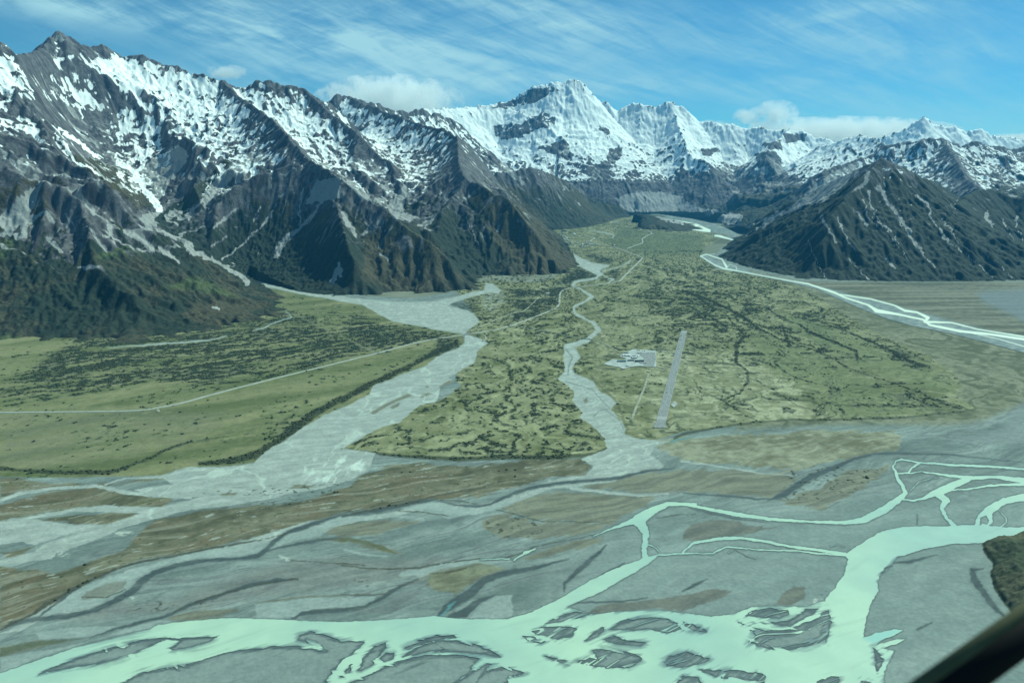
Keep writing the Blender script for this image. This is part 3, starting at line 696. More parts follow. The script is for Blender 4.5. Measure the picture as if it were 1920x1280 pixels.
gl_t = sstep(-.5, .5, fbm(fa / 900, fb_ / 160, 4, 640) + .4 * nf)
putf(gl, lerp((.095, .112, .048), (.215, .208, .110), gl_t))
put(gl * sstep(.0, .5, nz + .6 * nf) * .5, (.110, .140, .052))
put(cov(P_(L_([(0,1120),(900,1090),(1300,1130),(1000,1300),(0,1320)]), BL([(0,-60),(900,-40),(700,100),(300,160),(0,150)])), 16) * gl * (.45 + .5 * st1), (.150, .150, .100))
midm = cov(P_([(640,400 + 1300 / 2.977), (600,850), (1200,880), (1150,640), (1080,560), (900,520), (870,600)]), 25)
# right fan: pale cropped grass, greener middle
putf(gm, lerp((.135, .140, .068), (.255, .252, .145), sstep(-.5, .45, fs1 + .35 * nf)))
put(gm * sstep(.18, .42, fs2 * .7 + .8 * nf - .3 * nz) * (U > 1060) * .55, (.40, .385, .26))
GREEN = P_(R_([(380,660),(520,690),(700,760),(900,850),(1100,950),(1300,1060),(1450,1100),(1200,1130),(900,1140),(780,1060),(680,960),(560,900),(430,810)]), R_([(560,560),(760,620),(950,700),(1200,800),(1400,880),(1560,960),(1500,1020),(1300,960),(1000,870),(760,740),(600,640)]))
gg = cov(GREEN, 10) * gm
putf(gg * .8, lerp((.125, .148, .068), (.180, .192, .100), sstep(-.5, .5, fs2 + nf * .5)))
PALE = P_(R_([(-180,700),(60,690),(60,930),(250,820),(420,850),(560,930),(690,980),(680,1050),(850,1140),(400,1170),(0,1215),(-160,1240),(-200,1000)]))
pl = cov(PALE, 10) * gm
putf(pl * .75, lerp((.20, .20, .115), (.365, .36, .235), sstep(-.35, .4, fs2 + .7 * nf)))
FARG = P_(zV([(1250,730),(1920,690),(1920,480),(1300,430),(1000,400),(800,560),(1100,680)]))
putf(cov(FARG, 5) * .9, lerp((.105, .128, .068), (.145, .160, .088), sstep(-.4, .4, fbm(GX / 700, GY / 200, 3, 650))))

# scrub: dark network in old channels + loose bushes
th2, r2 = fanpol(at(1085, 560))
th2w = th2 + .16 * fbm(GX / 420, GY / 420, 3, 660) + .05 * fbm(GX / 110, GY / 110, 3, 661)
net_m = 1 - np.abs(fbm(th2w * 11, r2 / 520, 3, 670)) * 4.2
net_m2 = fbm(th2w * 34, r2 / 160, 4, 671)
net_r = 1 - np.abs(fbm(thw * 13, rr / 800, 3, 680)) * 4.6
net_r2 = fbm(thw * 42, rr / 260, 4, 681)
th3, r3 = fanpol(at(890, 600))
th3w = th3 + .10 * fbm(GX / 420, GY / 420, 3, 690)
net_l = fbm(th3w * 30, r3 / 600, 4, 691)
right_side = sstep(1080, 1140, U - .12 * (V - 600))
gmm = gm * (1 - right_side); gmr = gm * right_side
SCR = (.026, .040, .026)
olive = (.085, .098, .035)
put(gmm * sstep(-.2, .55, net_m2 * .9 + .5 * nf + .4 * nz) * .8, olive)
mm1 = fbm(th2w * 62, r2 / 110, 4, 672); mm2 = fbm(GX / 26, GY / 42, 3, 673)
put(gmm * sstep(.12, .42, .25 * net_m + .8 * mm1 + .45 * net_m2 + .55 * mm2 + .35 * nh + .03) * .82, SCR)
put(gmm * sstep(.30, .42, mm2 + .4 * nh) * .7, SCR)
put(gmm * sstep(.12, .35, -net_m2 + .4 * nf - .1) * .5, (.33, .335, .19))
upr = sstep(720, 600, V) * .2 - .1 + .16 * cov(P_(I_([(1180,500),(1320,490),(1560,600),(1640,700),(1560,700),(1400,640),(1330,720),(1240,640)])), 25)
put(gmr * (1 - .75 * gg) * sstep(.0, .5, net_r * .45 + net_r2 * .8 + .4 * nf + upr - .1) * .5, olive)
nl_ = 1 - np.abs(fbm(thw * 34, rr / 360, 3, 684)) * 9
put(gmr * sstep(.25, .9, nl_) * sstep(-.45, .0, nz + .3 * fs1) * .75, SCR)
nl2 = 1 - np.abs(fbm(thw * 62, rr / 260, 3, 685)) * 9
put(gmr * sstep(.35, .9, nl2) * sstep(-.3, .2, -nz + .4 * fs1) * .5, (.045, .058, .034))
mr1 = fbm(thw * 90, rr / 150, 4, 682); mr2 = fbm(GX / 24, GY / 40, 3, 683)
put(gmr * (1 - .55 * gg) * sstep(.16, .46, .22 * net_r + .75 * mr1 + .35 * net_r2 + .5 * mr2 + .35 * nh + upr - .10) * .75, SCR)
put(gmr * (1 - .5 * gg) * sstep(.34, .44, mr2 + .4 * nh) * .6, SCR)
put(tp * sstep(.35, .6, fs1 + .8 * fs2 + .5 * nf + .2 * nh) * .7, (.038, .048, .032))
# left fan scrubland below the hill
SL = P_(L_([(0,960),(150,900),(230,820),(380,730),(640,690),(1000,670),(1260,640),(1480,590),(1600,560),(1740,580),(1905,690)]) + M_([(60,560),(200,600),(350,640),(560,668),(640,690)]) + L_([(1905,800),(1700,860),(1500,880),(1300,950),(1100,960),(900,920),(700,960),(450,1000),(250,1020),(0,1000)]))
sl = cov(SL, 5, amp=22) * gl
put(sl * sstep(-.22, .22, .7 * net_l + .5 * st2 + .6 * nf + .35 * nh + .5 * nz + .10) * .95, (.028, .042, .030))
sl2 = cov(P_(L_([(0,1000),(900,930),(1400,960),(1905,830),(1905,1030),(1400,1200),(1000,1280),(1600,1280),(1905,1060),(1905,500),(1000,800),(0,1060)])), 14) * gl
put(sl2 * sstep(.12, .32, net_l * .8 + .6 * st2 + .6 * nf + .5 * nh + .0) * .85, (.030, .045, .028))
put(gl * sstep(.30, .40, fbm(GX / 20, GY / 26, 3, 695) * .8 + .5 * nf + .35 * net_l + .55 * nz - .08) * .8, (.030, .045, .028))
put(gl * sstep(.1, .5, -nf + .7 * nz) * .4, (.24, .225, .135))
HL = P_(L_([(1500,400),(1600,390),(1905,480),(1905,600),(1700,570),(1560,500)]) + []); put(cov(HL, 6) * gl * sstep(-.2, .3, net_l + nf) * .35, (.06, .09, .04))
DUN = P_(M_([(900,480),(1200,470),(1200,520),(1020,590),(950,600),(900,560),(1000,540)]), M_([(540,690),(700,690),(640,750),(560,800),(500,790)]), M_([(930,430),(1280,410),(1210,470),(1000,470)]), M_([(600,500),(740,480),(730,550),(640,530)]), M_([(1320,300),(1450,340),(1420,370),(1310,385),(1250,400),(1200,390)]),
  zV([(560,690),(740,700),(900,760),(900,800),(760,800),(600,740)]), zV([(880,870),(990,900),(950,1000),(900,990),(840,930)]))
put(cov(DUN, 5) * sstep(-.45, .1, nf + .5 * nz) * .85, (.028, .042, .030))
# drawn drainage lines of the right fan
DL = Ln(*[R_(p) for p in ([(80,450,10),(200,510,18),(330,570,22),(420,640,18),(520,690,12),(640,730,9),(800,790,10),(900,850,10),(1000,890,9),(1150,940,8),(1300,990,10),(1400,1040,12),(1550,1090,12)],
 [(460,520,12),(550,590,12),(650,620,12),(700,660,24),(800,700,24),(900,740,26),(970,770,30),(980,830,18)], [(600,580,8),(760,600,7),(870,640,10),(960,680,14),(1060,720,16),(1130,750,18),(1200,790,36),(1300,840,34),(1380,860,12)],
 [(220,540,8),(290,620,12),(350,680,18),(300,740,34),(300,830,26),(360,880,18),(365,940,18),(320,1000,16),(220,1040,14),(320,1110,12),(430,1165,8)], [(220,1040,9),(100,1000,7),(65,930,7),(80,900,5)],
 [(470,700,7),(550,760,9),(580,790,9),(510,830,12),(560,880,12),(640,920,9),(740,950,7)], [(380,810,10),(480,840,8),(520,870,6)], [(870,1080,6),(930,1130,8)], [(560,640,18),(600,740,30)], [(0,430,20),(100,470,24),(180,540,20),(120,580,14)],
 [(0,500,16),(120,560,18),(260,640,14)], [(400,930,8),(520,990,8),(640,1070,6),(760,1110,6)], [(620,420,5),(900,520,6),(1100,600,5)])])
put(cov(DL, 1.2, k=.62, amp=2) * gm * sstep(-.75, -.2, nf + .5 * nh) * .85, (.030, .044, .028))
put(cov(P_(R_([(1240,970),(1330,1010),(1480,1060),(1560,1095),(1420,1110),(1320,1060),(1250,1030)]), R_([(1120,760),(1230,760),(1400,860),(1380,880),(1200,830)])), 5) * sstep(-.3, .2, nf + fs2) * .8, (.032, .046, .030))
# drain along the foot of the grassland, dark terrace edges
ED = Ln(R_([(-40,1255,16),(0,1232,16),(200,1192,12),(400,1167,10),(600,1150,8),(900,1150,8),(1200,1140,9),(1550,1108,9),(1640,1090,5)]), BL([(0,160,22),(100,170,12),(300,182,18),(560,182,22),(620,170,18),(750,120,12),(850,70,14),(1000,20,12)]),
  BM([(0,58,10),(150,78,12),(350,100,18),(600,112,22),(850,104,22),(1150,103,18),(1330,86,20),(1385,60,10)]), L_([(1905,1030,34),(1750,1120,40),(1600,1230,50)]), BL([(1480,10,44),(1350,80,44),(1200,125,34),(1040,135,18)]), M_([(0,1040,36),(150,960,30),(340,870,26),(480,800,24),(560,760,30),(650,710,16)]))
put(cov(ED, 2.2) * sstep(-.9, -.2, nf) * .85, (.034, .045, .026))
put(cov(Ln(M_([(1210,925,8),(1240,760,8),(1300,700,8),(1400,640,6)]), M_([(1340,1110,10),(1450,1240,10)]), M_([(1400,920,16),(1520,1030,16),(1600,1200,14)])), 2) * gm * .5, (.06, .075, .04))

# 5 pale gravel of side streams
GRV = P_(M_([(-500,370),(-350,400),(0,463),(150,480),(350,495),(500,490),(620,470),(740,435),(800,430),(806,388),(850,392),(895,430),(880,450),(830,442),(740,462),(620,497),(600,515),(700,540),(740,560),(770,605),(700,657),(700,675),(800,705),(820,722),(760,772),(740,830),(640,892),(600,917),(630,942),(560,965),(530,1052),(440,1072),(330,1162),(200,1202),(80,1272),(0,1312),(-30,1330)])
   + BM([(0,52),(180,82),(150,170),(60,212),(-80,262)]) + BL([(1500,292),(1400,320),(1200,352),(1000,377),(800,422),(640,472),(480,542),(290,602),(275,632),(0,662),(0,640),(180,590),(250,545),(500,470),(720,400),(900,350),(1150,290),(1000,312),(800,305),(700,270),(900,240),(850,210),(920,172),(1000,152),(1200,152),(1320,132),(1400,62),(1500,0)])
   + L_([(1570,1278),(1700,1190),(1800,1130),(1905,1088)]) + M_([(60,1060),(150,1010),(180,960),(360,890),(470,850),(530,800),(650,750),(690,720),(692,675),(500,641),(290,601),(200,560),(120,511),(0,490),(-350,425),(-520,385)]),
  M_([(1280,222),(1340,250),(1410,275),(1500,290),(1440,320),(1455,342),(1430,346),(1350,300),(1315,290),(1300,260)]),
  M_([(1240,750),(1290,740),(1335,800),(1290,860),(1310,895),(1410,935),(1440,990),(1500,1020),(1535,1055),(1500,1090),(1560,1150),(1590,1200),(1580,1230),(1650,1257)]) + BR([(-60,20),(-140,45),(-165,90),(-90,140),(-120,165)]) + BM([(1600,177),(1480,192),(1430,227),(1200,252),(1100,242),(1130,215),(1280,190),(1320,150),(1250,110),(1390,60),(1370,0)])
   + M_([(1450,1230),(1400,1180),(1330,1140),(1340,1110),(1290,1040),(1300,1000),(1270,960),(1210,925),(1250,880),(1240,760)]),
  BL([(0,450),(60,420),(200,425),(330,445),(420,455),(560,450),(500,480),(300,520),(180,560),(120,540),(0,560)]))
GRL = Ln(M_([(1450,335,14),(1420,360,12),(1310,380,14),(1290,400,12),(1330,420,8),(1400,465,18),(1350,495,10),(1295,525,14),(1310,560,12),(1400,610,14),(1440,650,24),(1370,710,24),(1260,745,34)]),
  BL([(0,650,20),(150,618,34),(290,572,40),(500,490,30),(700,425,34),(850,385,34),(1000,350,50),(1200,300,80)]), BL([(0,445,14),(200,410,16),(400,375,18),(550,370,34),(750,378,34),(900,370,20)]), BL([(0,330,20),(100,290,20),(300,262,16),(500,250,16),(650,282,20),(800,300,16),(1000,310,20)]), BL([(550,245,8),(650,212,8),(800,205,12),(1000,185,30)]),
  BM([(1400,222,20),(1100,242,44),(950,300,44),(800,345,32),(700,378,50),(550,362,50),(450,350,34),(300,395,24),(150,415,20),(0,435,40),(-180,460,46),(-380,520,40),(-640,600,50),(-830,650,40)]),
  BL([(950,650,34),(700,705,54),(500,790,44),(380,850,60),(280,890,50),(100,985,44),(0,1010,20)]), BL([(640,830,30),(500,880,36),(350,900,30)]), BM([(1200,262,16),(1400,288,14),(1550,300,16),(1700,290,10)]),
  M_([(1460,345,5),(1490,365,5),(1520,368,8),(1485,390,8)]), zV([(770,885,8),(880,870,8),(1000,840,8),(1060,800,14),(1100,770,16)]), zV([(480,165,4),(700,260,8),(860,330,6),(950,340,5)]), zV([(100,290,6),(240,340,5)]),
  L_([(600,750,4),(800,735,7),(1000,720,9),(1150,710,7),(1262,685,4)]), L_([(1410,655,3),(1480,635,6),(1530,610,6),(1630,575,6),(1590,545,3)]), BR([(0,122,10),(160,145,8),(400,185,7),(590,195,6)]), zV([(620,430,4),(780,450,10),(900,480,14),(890,515,10)]))
gf = CV.new()
for k, p in GRV: CV.poly(gf, p)
for k, p in GRL: CV.line(gf, p)
gpatch = sstep(-1.2, 1.2, gf)
ISL = P_(M_([(450,1010),(480,1000),(510,1005),(480,1015),(440,1030)]), M_([(465,965),(480,960),(492,967),(478,973)]), M_([(270,1080),(300,1065),(328,1050),(320,1075),(285,1090)]), M_([(545,965),(600,930),(640,935),(672,965),(600,1000),(560,1000)]), M_([(160,1110),(250,1060),(370,1005),(400,1015),(280,1060),(180,1120)]), M_([(1350,1040),(1370,1025),(1378,1050),(1360,1060)]),
  BL([(1150,290),(1240,285),(1230,298),(1160,302)]), BL([(1500,265),(1560,240),(1650,255),(1560,265)]))
gcol = lerp((.262, .292, .268), (.330, .362, .332), sstep(-.4, .5, fbm(fa / 120, fb_ / 26, 4, 700) + .5 * nf))
putf(gpatch, gcol)
put(gpatch * cov(ISL, 1.2, CS) * .8, (.13, .125, .08))
# milky trickles in the gravel
trk = 1 - np.abs(fbm(th3 * 9 + .35 * fbm(GX / 130, GY / 130, 3, 711), r3 / 520, 3, 710)) * 15
trk2 = 1 - np.abs(fbm(fa / 170, fb_ / 60, 3, 715)) * 12
left_g = sstep(1000, 950, U)
put(sstep(1.2, 2.6, gf) * sstep(.3, .9, np.where(left_g > .5, trk, trk2)) * .42, (.50, .57, .50))
put(gpatch * cov(Ln(M_([(1250,935,6),(1330,960,5),(1400,980,5),(1470,1060,5),(1500,1085,5),(1440,1100,5),(1410,1130,8)]), M_([(1475,1095,5),(1550,1150,5),(1575,1200,4)]), M_([(1255,760,8),(1290,800,8),(1270,850,8),(1265,900,5)])), .8, CS) * .7, (.12, .15, .14))
wht = BL([(1580,240,20),(1640,130,14),(1760,180,30)]); put(gpatch * cov(P_(BL([(1560,230),(1640,110),(1720,130),(1850,60),(1960,100),(1880,200),(1760,235)])), 8) * sstep(0, .35, fbm(GX / 30, GY / 90, 4, 720)) * .7, (.55, .62, .56))
put(cov(P_(BL([(560,495),(690,490),(710,510),(600,515)]), BL([(300,590),(370,595),(360,620),(300,620)]), BM([(140,410),(200,405),(230,415),(150,428)]), BM([(-330,610),(-250,640),(-300,650)]), BR([(670,850),(700,835),(740,840),(720,860),(680,865)]), BM([(760,915),(820,905),(830,935),(780,940)]), BL([(650,835),(720,825),(700,845)])), 3) * sstep(-.2, .3, nh + nf) * .6, (.50, .54, .47))
put(cov(Ln(M_([(0,685,10),(100,735,14),(190,775,10)]), L_([(1640,560,8),(1760,620,5),(1870,665,8)])), 2) * sstep(-.2, .3, nh + nf) * .5, (.28, .28, .18))
put(cov(P_(M_([(780,480),(830,440),(900,430),(910,480),(850,550),(790,540)])), 6) * sstep(-.1, .3, fbm(GX / 50, GY / 50, 4, 730)) * .7, (.30, .33, .31))

# 6 dark old channels and lines of scrub on the flats
OC = Ln(BL([(1781,402,14),(1600,462,22),(1500,492,16),(1430,545,20),(1350,615,22),(1250,632,12),(1050,640,18),(920,665,22),(800,705,28),(740,745,30),(690,800,34),(600,850,26),(500,895,22),(350,935,20),(200,942,22),(80,965,18),(0,1002,16)]),
  BL([(1781,520,10),(1600,545,14),(1450,575,8),(1330,615,8)]), BM([(0,410,20),(200,378,18),(370,340,20),(500,320,10)]), BM([(500,325,8),(600,352,8),(700,358,8),(780,345,10),(900,290,14),(1000,258,16),(1130,238,14),(1300,222,14),(1470,205,14),(1600,170,10),(1740,160,8)]),
  BM([(505,935,34),(560,880,40),(620,840,40),(690,800,40),(740,745,34),(850,708,26),(1000,680,16),(1100,655,10),(1190,632,6)]), BM([(560,935,34),(640,915,40),(720,850,26),(805,825,8)]), BM([(1163,805,10),(1168,755,14),(1240,690,22),(1320,620,18),(1380,560,10)]),
  BM([(0,892,10),(120,880,10),(200,845,14),(300,780,14),(400,735,12)]), BM([(0,820,8),(150,822,6),(230,815,6)]), BM([(1200,862,14),(1300,858,8),(1470,855,8),(1600,835,8)]), BM([(1210,850,18),(1260,810,16),(1330,790,10)]), BM([(1340,725,12),(1420,690,16),(1480,650,6)]),
  BR([(440,330,10),(540,290,26),(640,220,26),(780,160,20),(900,110,16),(1000,85,10),(1150,82,8),(1400,90,6),(1781,130,4)]), BR([(0,290,8),(250,305,8),(400,322,8),(520,318,14)]), BR([(1220,450,14),(1225,400,10)]), BR([(1670,930,30),(1600,850,28),(1520,740,30),(1510,690,20),(1570,680,8)]), BR([(1230,1000,28),(1300,965,20)]),
  BR([(1100,655,8),(1180,650,14),(1330,610,4)]), BR([(0,800,10),(60,770,16),(130,735,4)]), BR([(30,370,5),(150,395,7),(300,425,7),(450,445,6)]), BL([(0,1010,8),(200,930,8),(420,770,10),(550,710,10)]), BL([(470,1045,6),(600,995,10),(850,935,12),(1000,870,14),(1150,820,14),(1300,770,18),(1450,745,16),(1550,740,10)]), BL([(1520,945,14),(1580,915,14),(1700,905,16),(1781,900,16),(1900,895,8)]))
n1_ = T(0, 960, 4.0); n2_ = T(480, 900, 4.0)
LT = P_(n1_([(300,780),(560,580),(800,490),(1000,430),(1240,350),(1520,290),(1920,225),(1920,330),(1600,345),(1450,380),(1200,430),(1080,500),(950,600),(760,690),(500,750)]), n1_([(270,900),(520,860),(900,850),(850,880),(700,935),(300,955)]),
  n1_([(0,1095),(150,1060),(500,1000),(750,940),(900,880),(1200,800),(1300,820),(1150,870),(800,930),(400,1050),(0,1200)]), n2_([(0,470),(130,450),(300,380),(500,300),(620,270),(700,280),(600,340),(480,420),(300,450),(100,520),(0,560)]),
  n2_([(1050,210),(1250,155),(1400,165),(1500,200),(1680,215),(1760,190),(1920,120),(1920,170),(1750,230),(1450,290),(1300,240)]), n2_([(0,930),(400,880),(700,880),(900,870),(860,930),(700,960),(400,980),(250,1030),(0,1035)]),
  n2_([(1500,960),(1600,900),(1700,880),(1920,860),(1920,1020),(1800,1040),(1500,1030)])) + Ln(n2_([(1100,700,40),(1280,685,50),(1400,640,40),(1650,610,30),(1900,600,20)]), n2_([(660,520,14),(780,550,22),(980,570,16)]), n2_([(700,290,30),(850,285,26),(1000,265,20),(1250,290,16)]))
put(cov(LT, 2.0, amp=3) * .8, (.255, .300, .280))
put(cov(P_(n1_([(610,655),(640,590),(800,530),(950,510),(920,570),(780,640)])), 2) * .85, (.165, .170, .140))
put(cov(P_(n1_([(0,1020),(160,980),(300,965),(640,945),(500,965),(300,1000),(120,1040),(0,1090)])), 2) * .85, (.090, .105, .070))
put(cov(Ln(n2_([(450,440,10),(700,445,34),(850,470,30),(950,510,34),(1050,545,10)])), 1.6) * .8, (.095, .098, .050))
putf(cov(P_(n2_([(1300,700),(1450,660),(1650,620),(1870,650),(1760,700),(1600,780),(1500,860),(1340,810),(1280,760)])), 2, amp=4) * .8, lerp((.125, .125, .080), (.20, .20, .13), sstep(-.4, .4, nf + st2)))
put(cov(Ln(n2_([(0,920,8),(300,880,14),(720,855,10),(960,855,12),(1100,790,24),(1290,720,8)])), 1.5) * .75, (.135, .125, .085))
put(cov(Ln(n1_([(220,780,8),(350,680,26),(600,550,16),(850,430,16),(1050,370,14),(1350,310,10),(1550,275,12),(1920,205,10)]), n2_([(270,1030,6),(420,980,24),(600,970,24),(820,950,10),(940,880,10),(1000,830,14),(1100,790,6)])), 1.4) * .85, (.070, .078, .065))
OC = [(k_, [(p_[0], p_[1], p_[2] * (.35 if i_ in (0, len(ps_) - 1) else 1)) for i_, p_ in enumerate(ps_)]) for k_, ps_ in OC]
put(cov(OC, 2.2, k=1.9) * .30, (.105, .122, .122))
put(cov(OC, 1.8, k=1.15) * np.clip(.95 + .4 * st2, 0, 1), (.062, .080, .082))
DKL = Ln(BL([(1500,500,5),(1300,545,7),(1100,578,8),(900,620,8),(700,655,9),(550,705,10),(420,770,10),(250,870,12),(150,930,12),(0,1000,6)]), BM([(0,665,8),(100,680,8),(250,686,9),(420,678,8),(550,652,8),(720,630,7)]), BM([(840,628,6),(920,610,6),(1000,570,5),(1150,540,4),(1350,500,4)]), BM([(810,375,5),(930,408,6),(1060,436,6),(1360,442,4)]),
  BM([(0,405,8),(200,372,9),(380,335,10),(500,300,6),(700,270,6),(850,225,6)]), BM([(300,382,5),(450,390,7),(560,410,6)]), BL([(1550,735,7),(1350,765,8),(1100,830,9),(900,910,7)]), BL([(1520,640,6),(1781,655,6),(1900,668,6)]), BL([(430,830,8),(550,835,8),(650,790,6)]), BM([(480,710,6),(560,700,8),(650,680,7)]), BM([(520,325,5),(620,330,6),(700,345,5)]),
  BR([(270,585,5),(330,620,6),(380,635,4)]), BM([(1640,420,4),(1720,405,5),(1781,400,4),(1850,402,4)]))
put(cov(DKL, 1.0) * sstep(-.7, -.1, nh + nf) * .85, (.060, .062, .045))
DOTS = P_(BM([(730,440),(900,400),(1050,440),(1060,500),(900,530),(780,500)]), BR([(560,150),(900,150),(1040,160),(1000,230),(880,290),(700,340),(520,330)]), BM([(0,740),(150,740),(120,810),(0,810)]), BL([(700,870),(900,850),(1200,860),(900,910),(700,900)]), BL([(1000,280),(1781,230),(1781,300),(1200,300)]), BL([(1300,340),(1600,310),(1600,350),(1350,360)]), BR([(700,830),(770,800),(770,860)]))
dots = cov(DOTS, 8) * sstep(.28, .36, fbm(GX / 16, GY / 16, 2, 740))
put(dots * .85, (.045, .052, .035))
put(b_ * sstep(.42, .52, fbm(GX / 14, GY / 14, 2, 745) + .25 * st1) * .7, (.05, .058, .03))
put(cov(P_(BM([(505,935),(545,905),(560,870),(600,850),(560,900),(530,935)])), 2) * .8, (.10, .24, .25))
put(cov(Ln(R_([(-60,1275,14),(0,1258,12),(80,1240,6)])), 1.5) * .8, (.10, .20, .20))

# 7 main river: milky water, sand bars
W1 = (BL([(-200,1320),(0,1230),(200,1160),(400,1095),(600,1040),(780,1000),(830,975),(1000,955),(1200,942),(1500,950),(1781,962)]) + BM([(250,950),(480,931),(600,944),(870,947),(1000,905),(1160,830),(1300,745),(1440,680),(1555,638),(1570,625)])
  + BM([(1660,608),(1600,660),(1500,720),(1380,790),(1240,855),(1180,885),(1260,905),(1320,922),(1450,907),(1640,899),(1781,914)]) + BR([(150,932),(270,920),(360,885),(480,880),(640,885),(740,850),(790,790),(840,720),(868,640),(845,612),(880,590),(950,540),(1040,490),(1150,465),(1400,460),(1500,458),(1781,468),(2100,470),(2100,480),(1781,492),(1720,515),(1560,550),(1400,555),(1250,585),(1120,625),(1095,655),(1040,700),(1015,750),(1020,797),(990,850),(955,940),(943,1045),(1010,1020),(1100,1000),(1150,1005),(1100,1035),(1050,1050),(1000,1085),(1060,1070),(1110,1052),(1160,1050),(1120,1075),(1040,1100),(1100,1115),(1065,1180),(1042,1280),(1030,1420)])
  + [(-200,1330)])
ISLW = [BL([(195,1235),(300,1190),(500,1120),(700,1065),(860,1043),(1000,1045),(1130,1040),(1090,1065),(1000,1095),(900,1108),(885,1100),(940,1060),(870,1050),(800,1085),(700,1130),(600,1160),(500,1185),(400,1195),(300,1215)]),
  BL([(560,1330),(640,1275),(750,1222),(1000,1178),(1150,1130),(1250,1110),(1400,1090),(1550,1088),(1700,1115),(1640,1080),(1550,1055),(1560,1030),(1620,1012),(1700,1030),(1781,1062),(1904,1064),(1880,1095),(1781,1175),(1710,1260),(1680,1330)]),
  BM([(85,1215),(110,1150),(170,1090),(232,1072),(235,1090),(190,1150),(150,1195),(100,1215)]), BM([(190,1160),(230,1125),(275,1125),(270,1155),(220,1175)]), BM([(-10,1250),(40,1190),(62,1180),(55,1220),(20,1250)]),
  BM([(315,1148),(400,1088),(500,1058),(600,1060),(700,1078),(780,1110),(832,1148),(740,1130),(600,1118),(450,1120),(380,1140)]), BM([(330,1100),(400,1060),(500,1032),(590,1032),(615,1046),(540,1050),(440,1068),(350,1105)]),
  BM([(-60,1340),(30,1290),(200,1200),(330,1158),(450,1134),(600,1132),(720,1152),(690,1200),(640,1250),(520,1340)]), BM([(560,1320),(650,1235),(760,1180),(830,1185),(760,1200),(680,1320)]), BM([(640,1340),(740,1222),(870,1190),(972,1230),(900,1255),(780,1340)]),
  BM([(990,1010),(1060,978),(1110,985),(1200,990),(1235,1000),(1200,1040),(1120,1055),(1020,1030)]), BM([(1060,972),(1150,930),(1220,908),(1310,915),(1250,938),(1150,962)]), BM([(945,1035),(1000,1042),(1080,1055),(1040,1073),(970,1060)]), BM([(1265,1060),(1310,1025),(1370,985),(1378,1005),(1340,1040),(1280,1062)]),
  BM([(1400,1000),(1450,958),(1550,937),(1700,947),(1800,992),(1700,1020),(1600,1000),(1480,1008)]), BM([(1370,1055),(1420,1032),(1500,1060),(1590,1070),(1560,1088),(1430,1080)]),
  BM([(1060,1140),(1180,1165),(1260,1165),(1300,1150),(1345,1160),(1310,1112),(1360,1092),(1440,1110),(1560,1140),(1570,1165),(1500,1200),(1400,1205),(1300,1190),(1160,1180)]), BM([(1680,1175),(1720,1137),(1800,1120),(1926,1155),(1900,1175),(1781,1200),(1700,1195)]),
  BR([(330,930),(360,905),(450,890),(550,900),(558,922),(500,943),(400,940)]), BR([(330,962),(450,962),(550,957),(640,897),(710,897),(680,925),(600,962),(560,985),(430,975)]),
  BR([(290,960),(350,990),(430,1012),(560,1002),(640,965),(762,902),(780,960),(745,1065),(640,1095),(540,1113),(450,1100),(340,1075),(380,1030)]), BR([(0,960),(60,975),(140,1015),(60,1008),(0,1000)]),
  BR([(90,1210),(200,1212),(330,1215),(430,1240),(440,1272),(300,1265),(180,1250)]), BR([(340,1340),(430,1255),(440,1340)]), BR([(-100,1340),(0,1240),(80,1252),(130,1340)]), BR([(700,1320),(700,1270),(780,1247),(820,1250),(810,1320)]), BR([(920,1320),(930,1264),(980,1275),(975,1320)]),
  BR([(995,1095),(1050,1150),(1020,1230),(1005,1180)]), BR([(1035,705),(1050,680),(1090,665),(1100,672),(1060,705)])]
CHN = [BM([(1850,348,12),(1781,347,13),(1700,347,26),(1620,382,44),(1555,432,66),(1592,500,32),(1577,580,26),(1590,640,30)]), BM([(1555,432,40),(1500,445,24),(1400,478,8),(1310,515,4)]),
  BR([(-90,352,13),(0,350,13),(150,375,17),(300,405,20),(450,425,18),(600,435,12),(720,440,12),(850,445,24),(950,430,34),(1050,375,42),(1130,320,28),(1165,290,24),(1130,225,22),(1110,180,16),(1095,150,8),(1110,125,6),(1140,112,8),(1230,130,8),(1400,142,12),(1600,152,12),(1781,166,9),(2100,180,9)]),
  BM([(1590,628,14),(1660,612,8),(1781,606,8),(1850,606,6)]) , BR([(0,602,8),(60,552,14),(180,527,17),(300,525,14),(450,545,14),(600,575,14),(720,590,14),(850,607,16)]), BR([(0,606,6),(150,606,6),(230,570,8),(400,585,6),(600,592,8),(700,605,8),(850,614,12)]), BM([(1590,555,8),(1640,580,5),(1660,606,4)]),
  BR([(1120,190,7),(1180,185,9),(1200,155,11),(1235,135,10)]), BR([(1180,188,5),(1245,178,4),(1400,200,13),(1500,212,22),(1620,206,13),(1781,226,32),(2100,240,40)]), BR([(1781,245,14),(1600,250,10),(1500,270,6),(1400,275,8),(1340,297,18)]), BR([(1500,215,24),(1420,245,36),(1340,282,44),(1250,320,10),(1200,329,9),(1150,322,8)]),
  BR([(1340,300,34),(1375,330,40),(1350,370,18),(1380,420,16),(1420,462,22)]), BR([(1900,290,60),(1781,310,40),(1680,330,34),(1600,378,44),(1548,412,18),(1536,462,18)]), BR([(1600,390,30),(1612,430,18),(1590,462,14),(1560,455,10)]), BR([(1640,370,4),(1692,422,5),(1690,445,4),(1650,467,6)]), BR([(1190,275,3),(1240,230,3),(1330,208,3)]), BR([(270,585,0),(240,600,4)]), BR([(770,568,3),(810,560,4),(840,570,2)]),
  BM([(905,640,8),(960,600,12),(1010,578,5)]), BM([(720,638,3),(820,632,6),(880,632,6)])]
wf = CV.new(); CV.poly(wf, W1)
isl = CV.new()
for p in ISLW: CV.poly(isl, p)
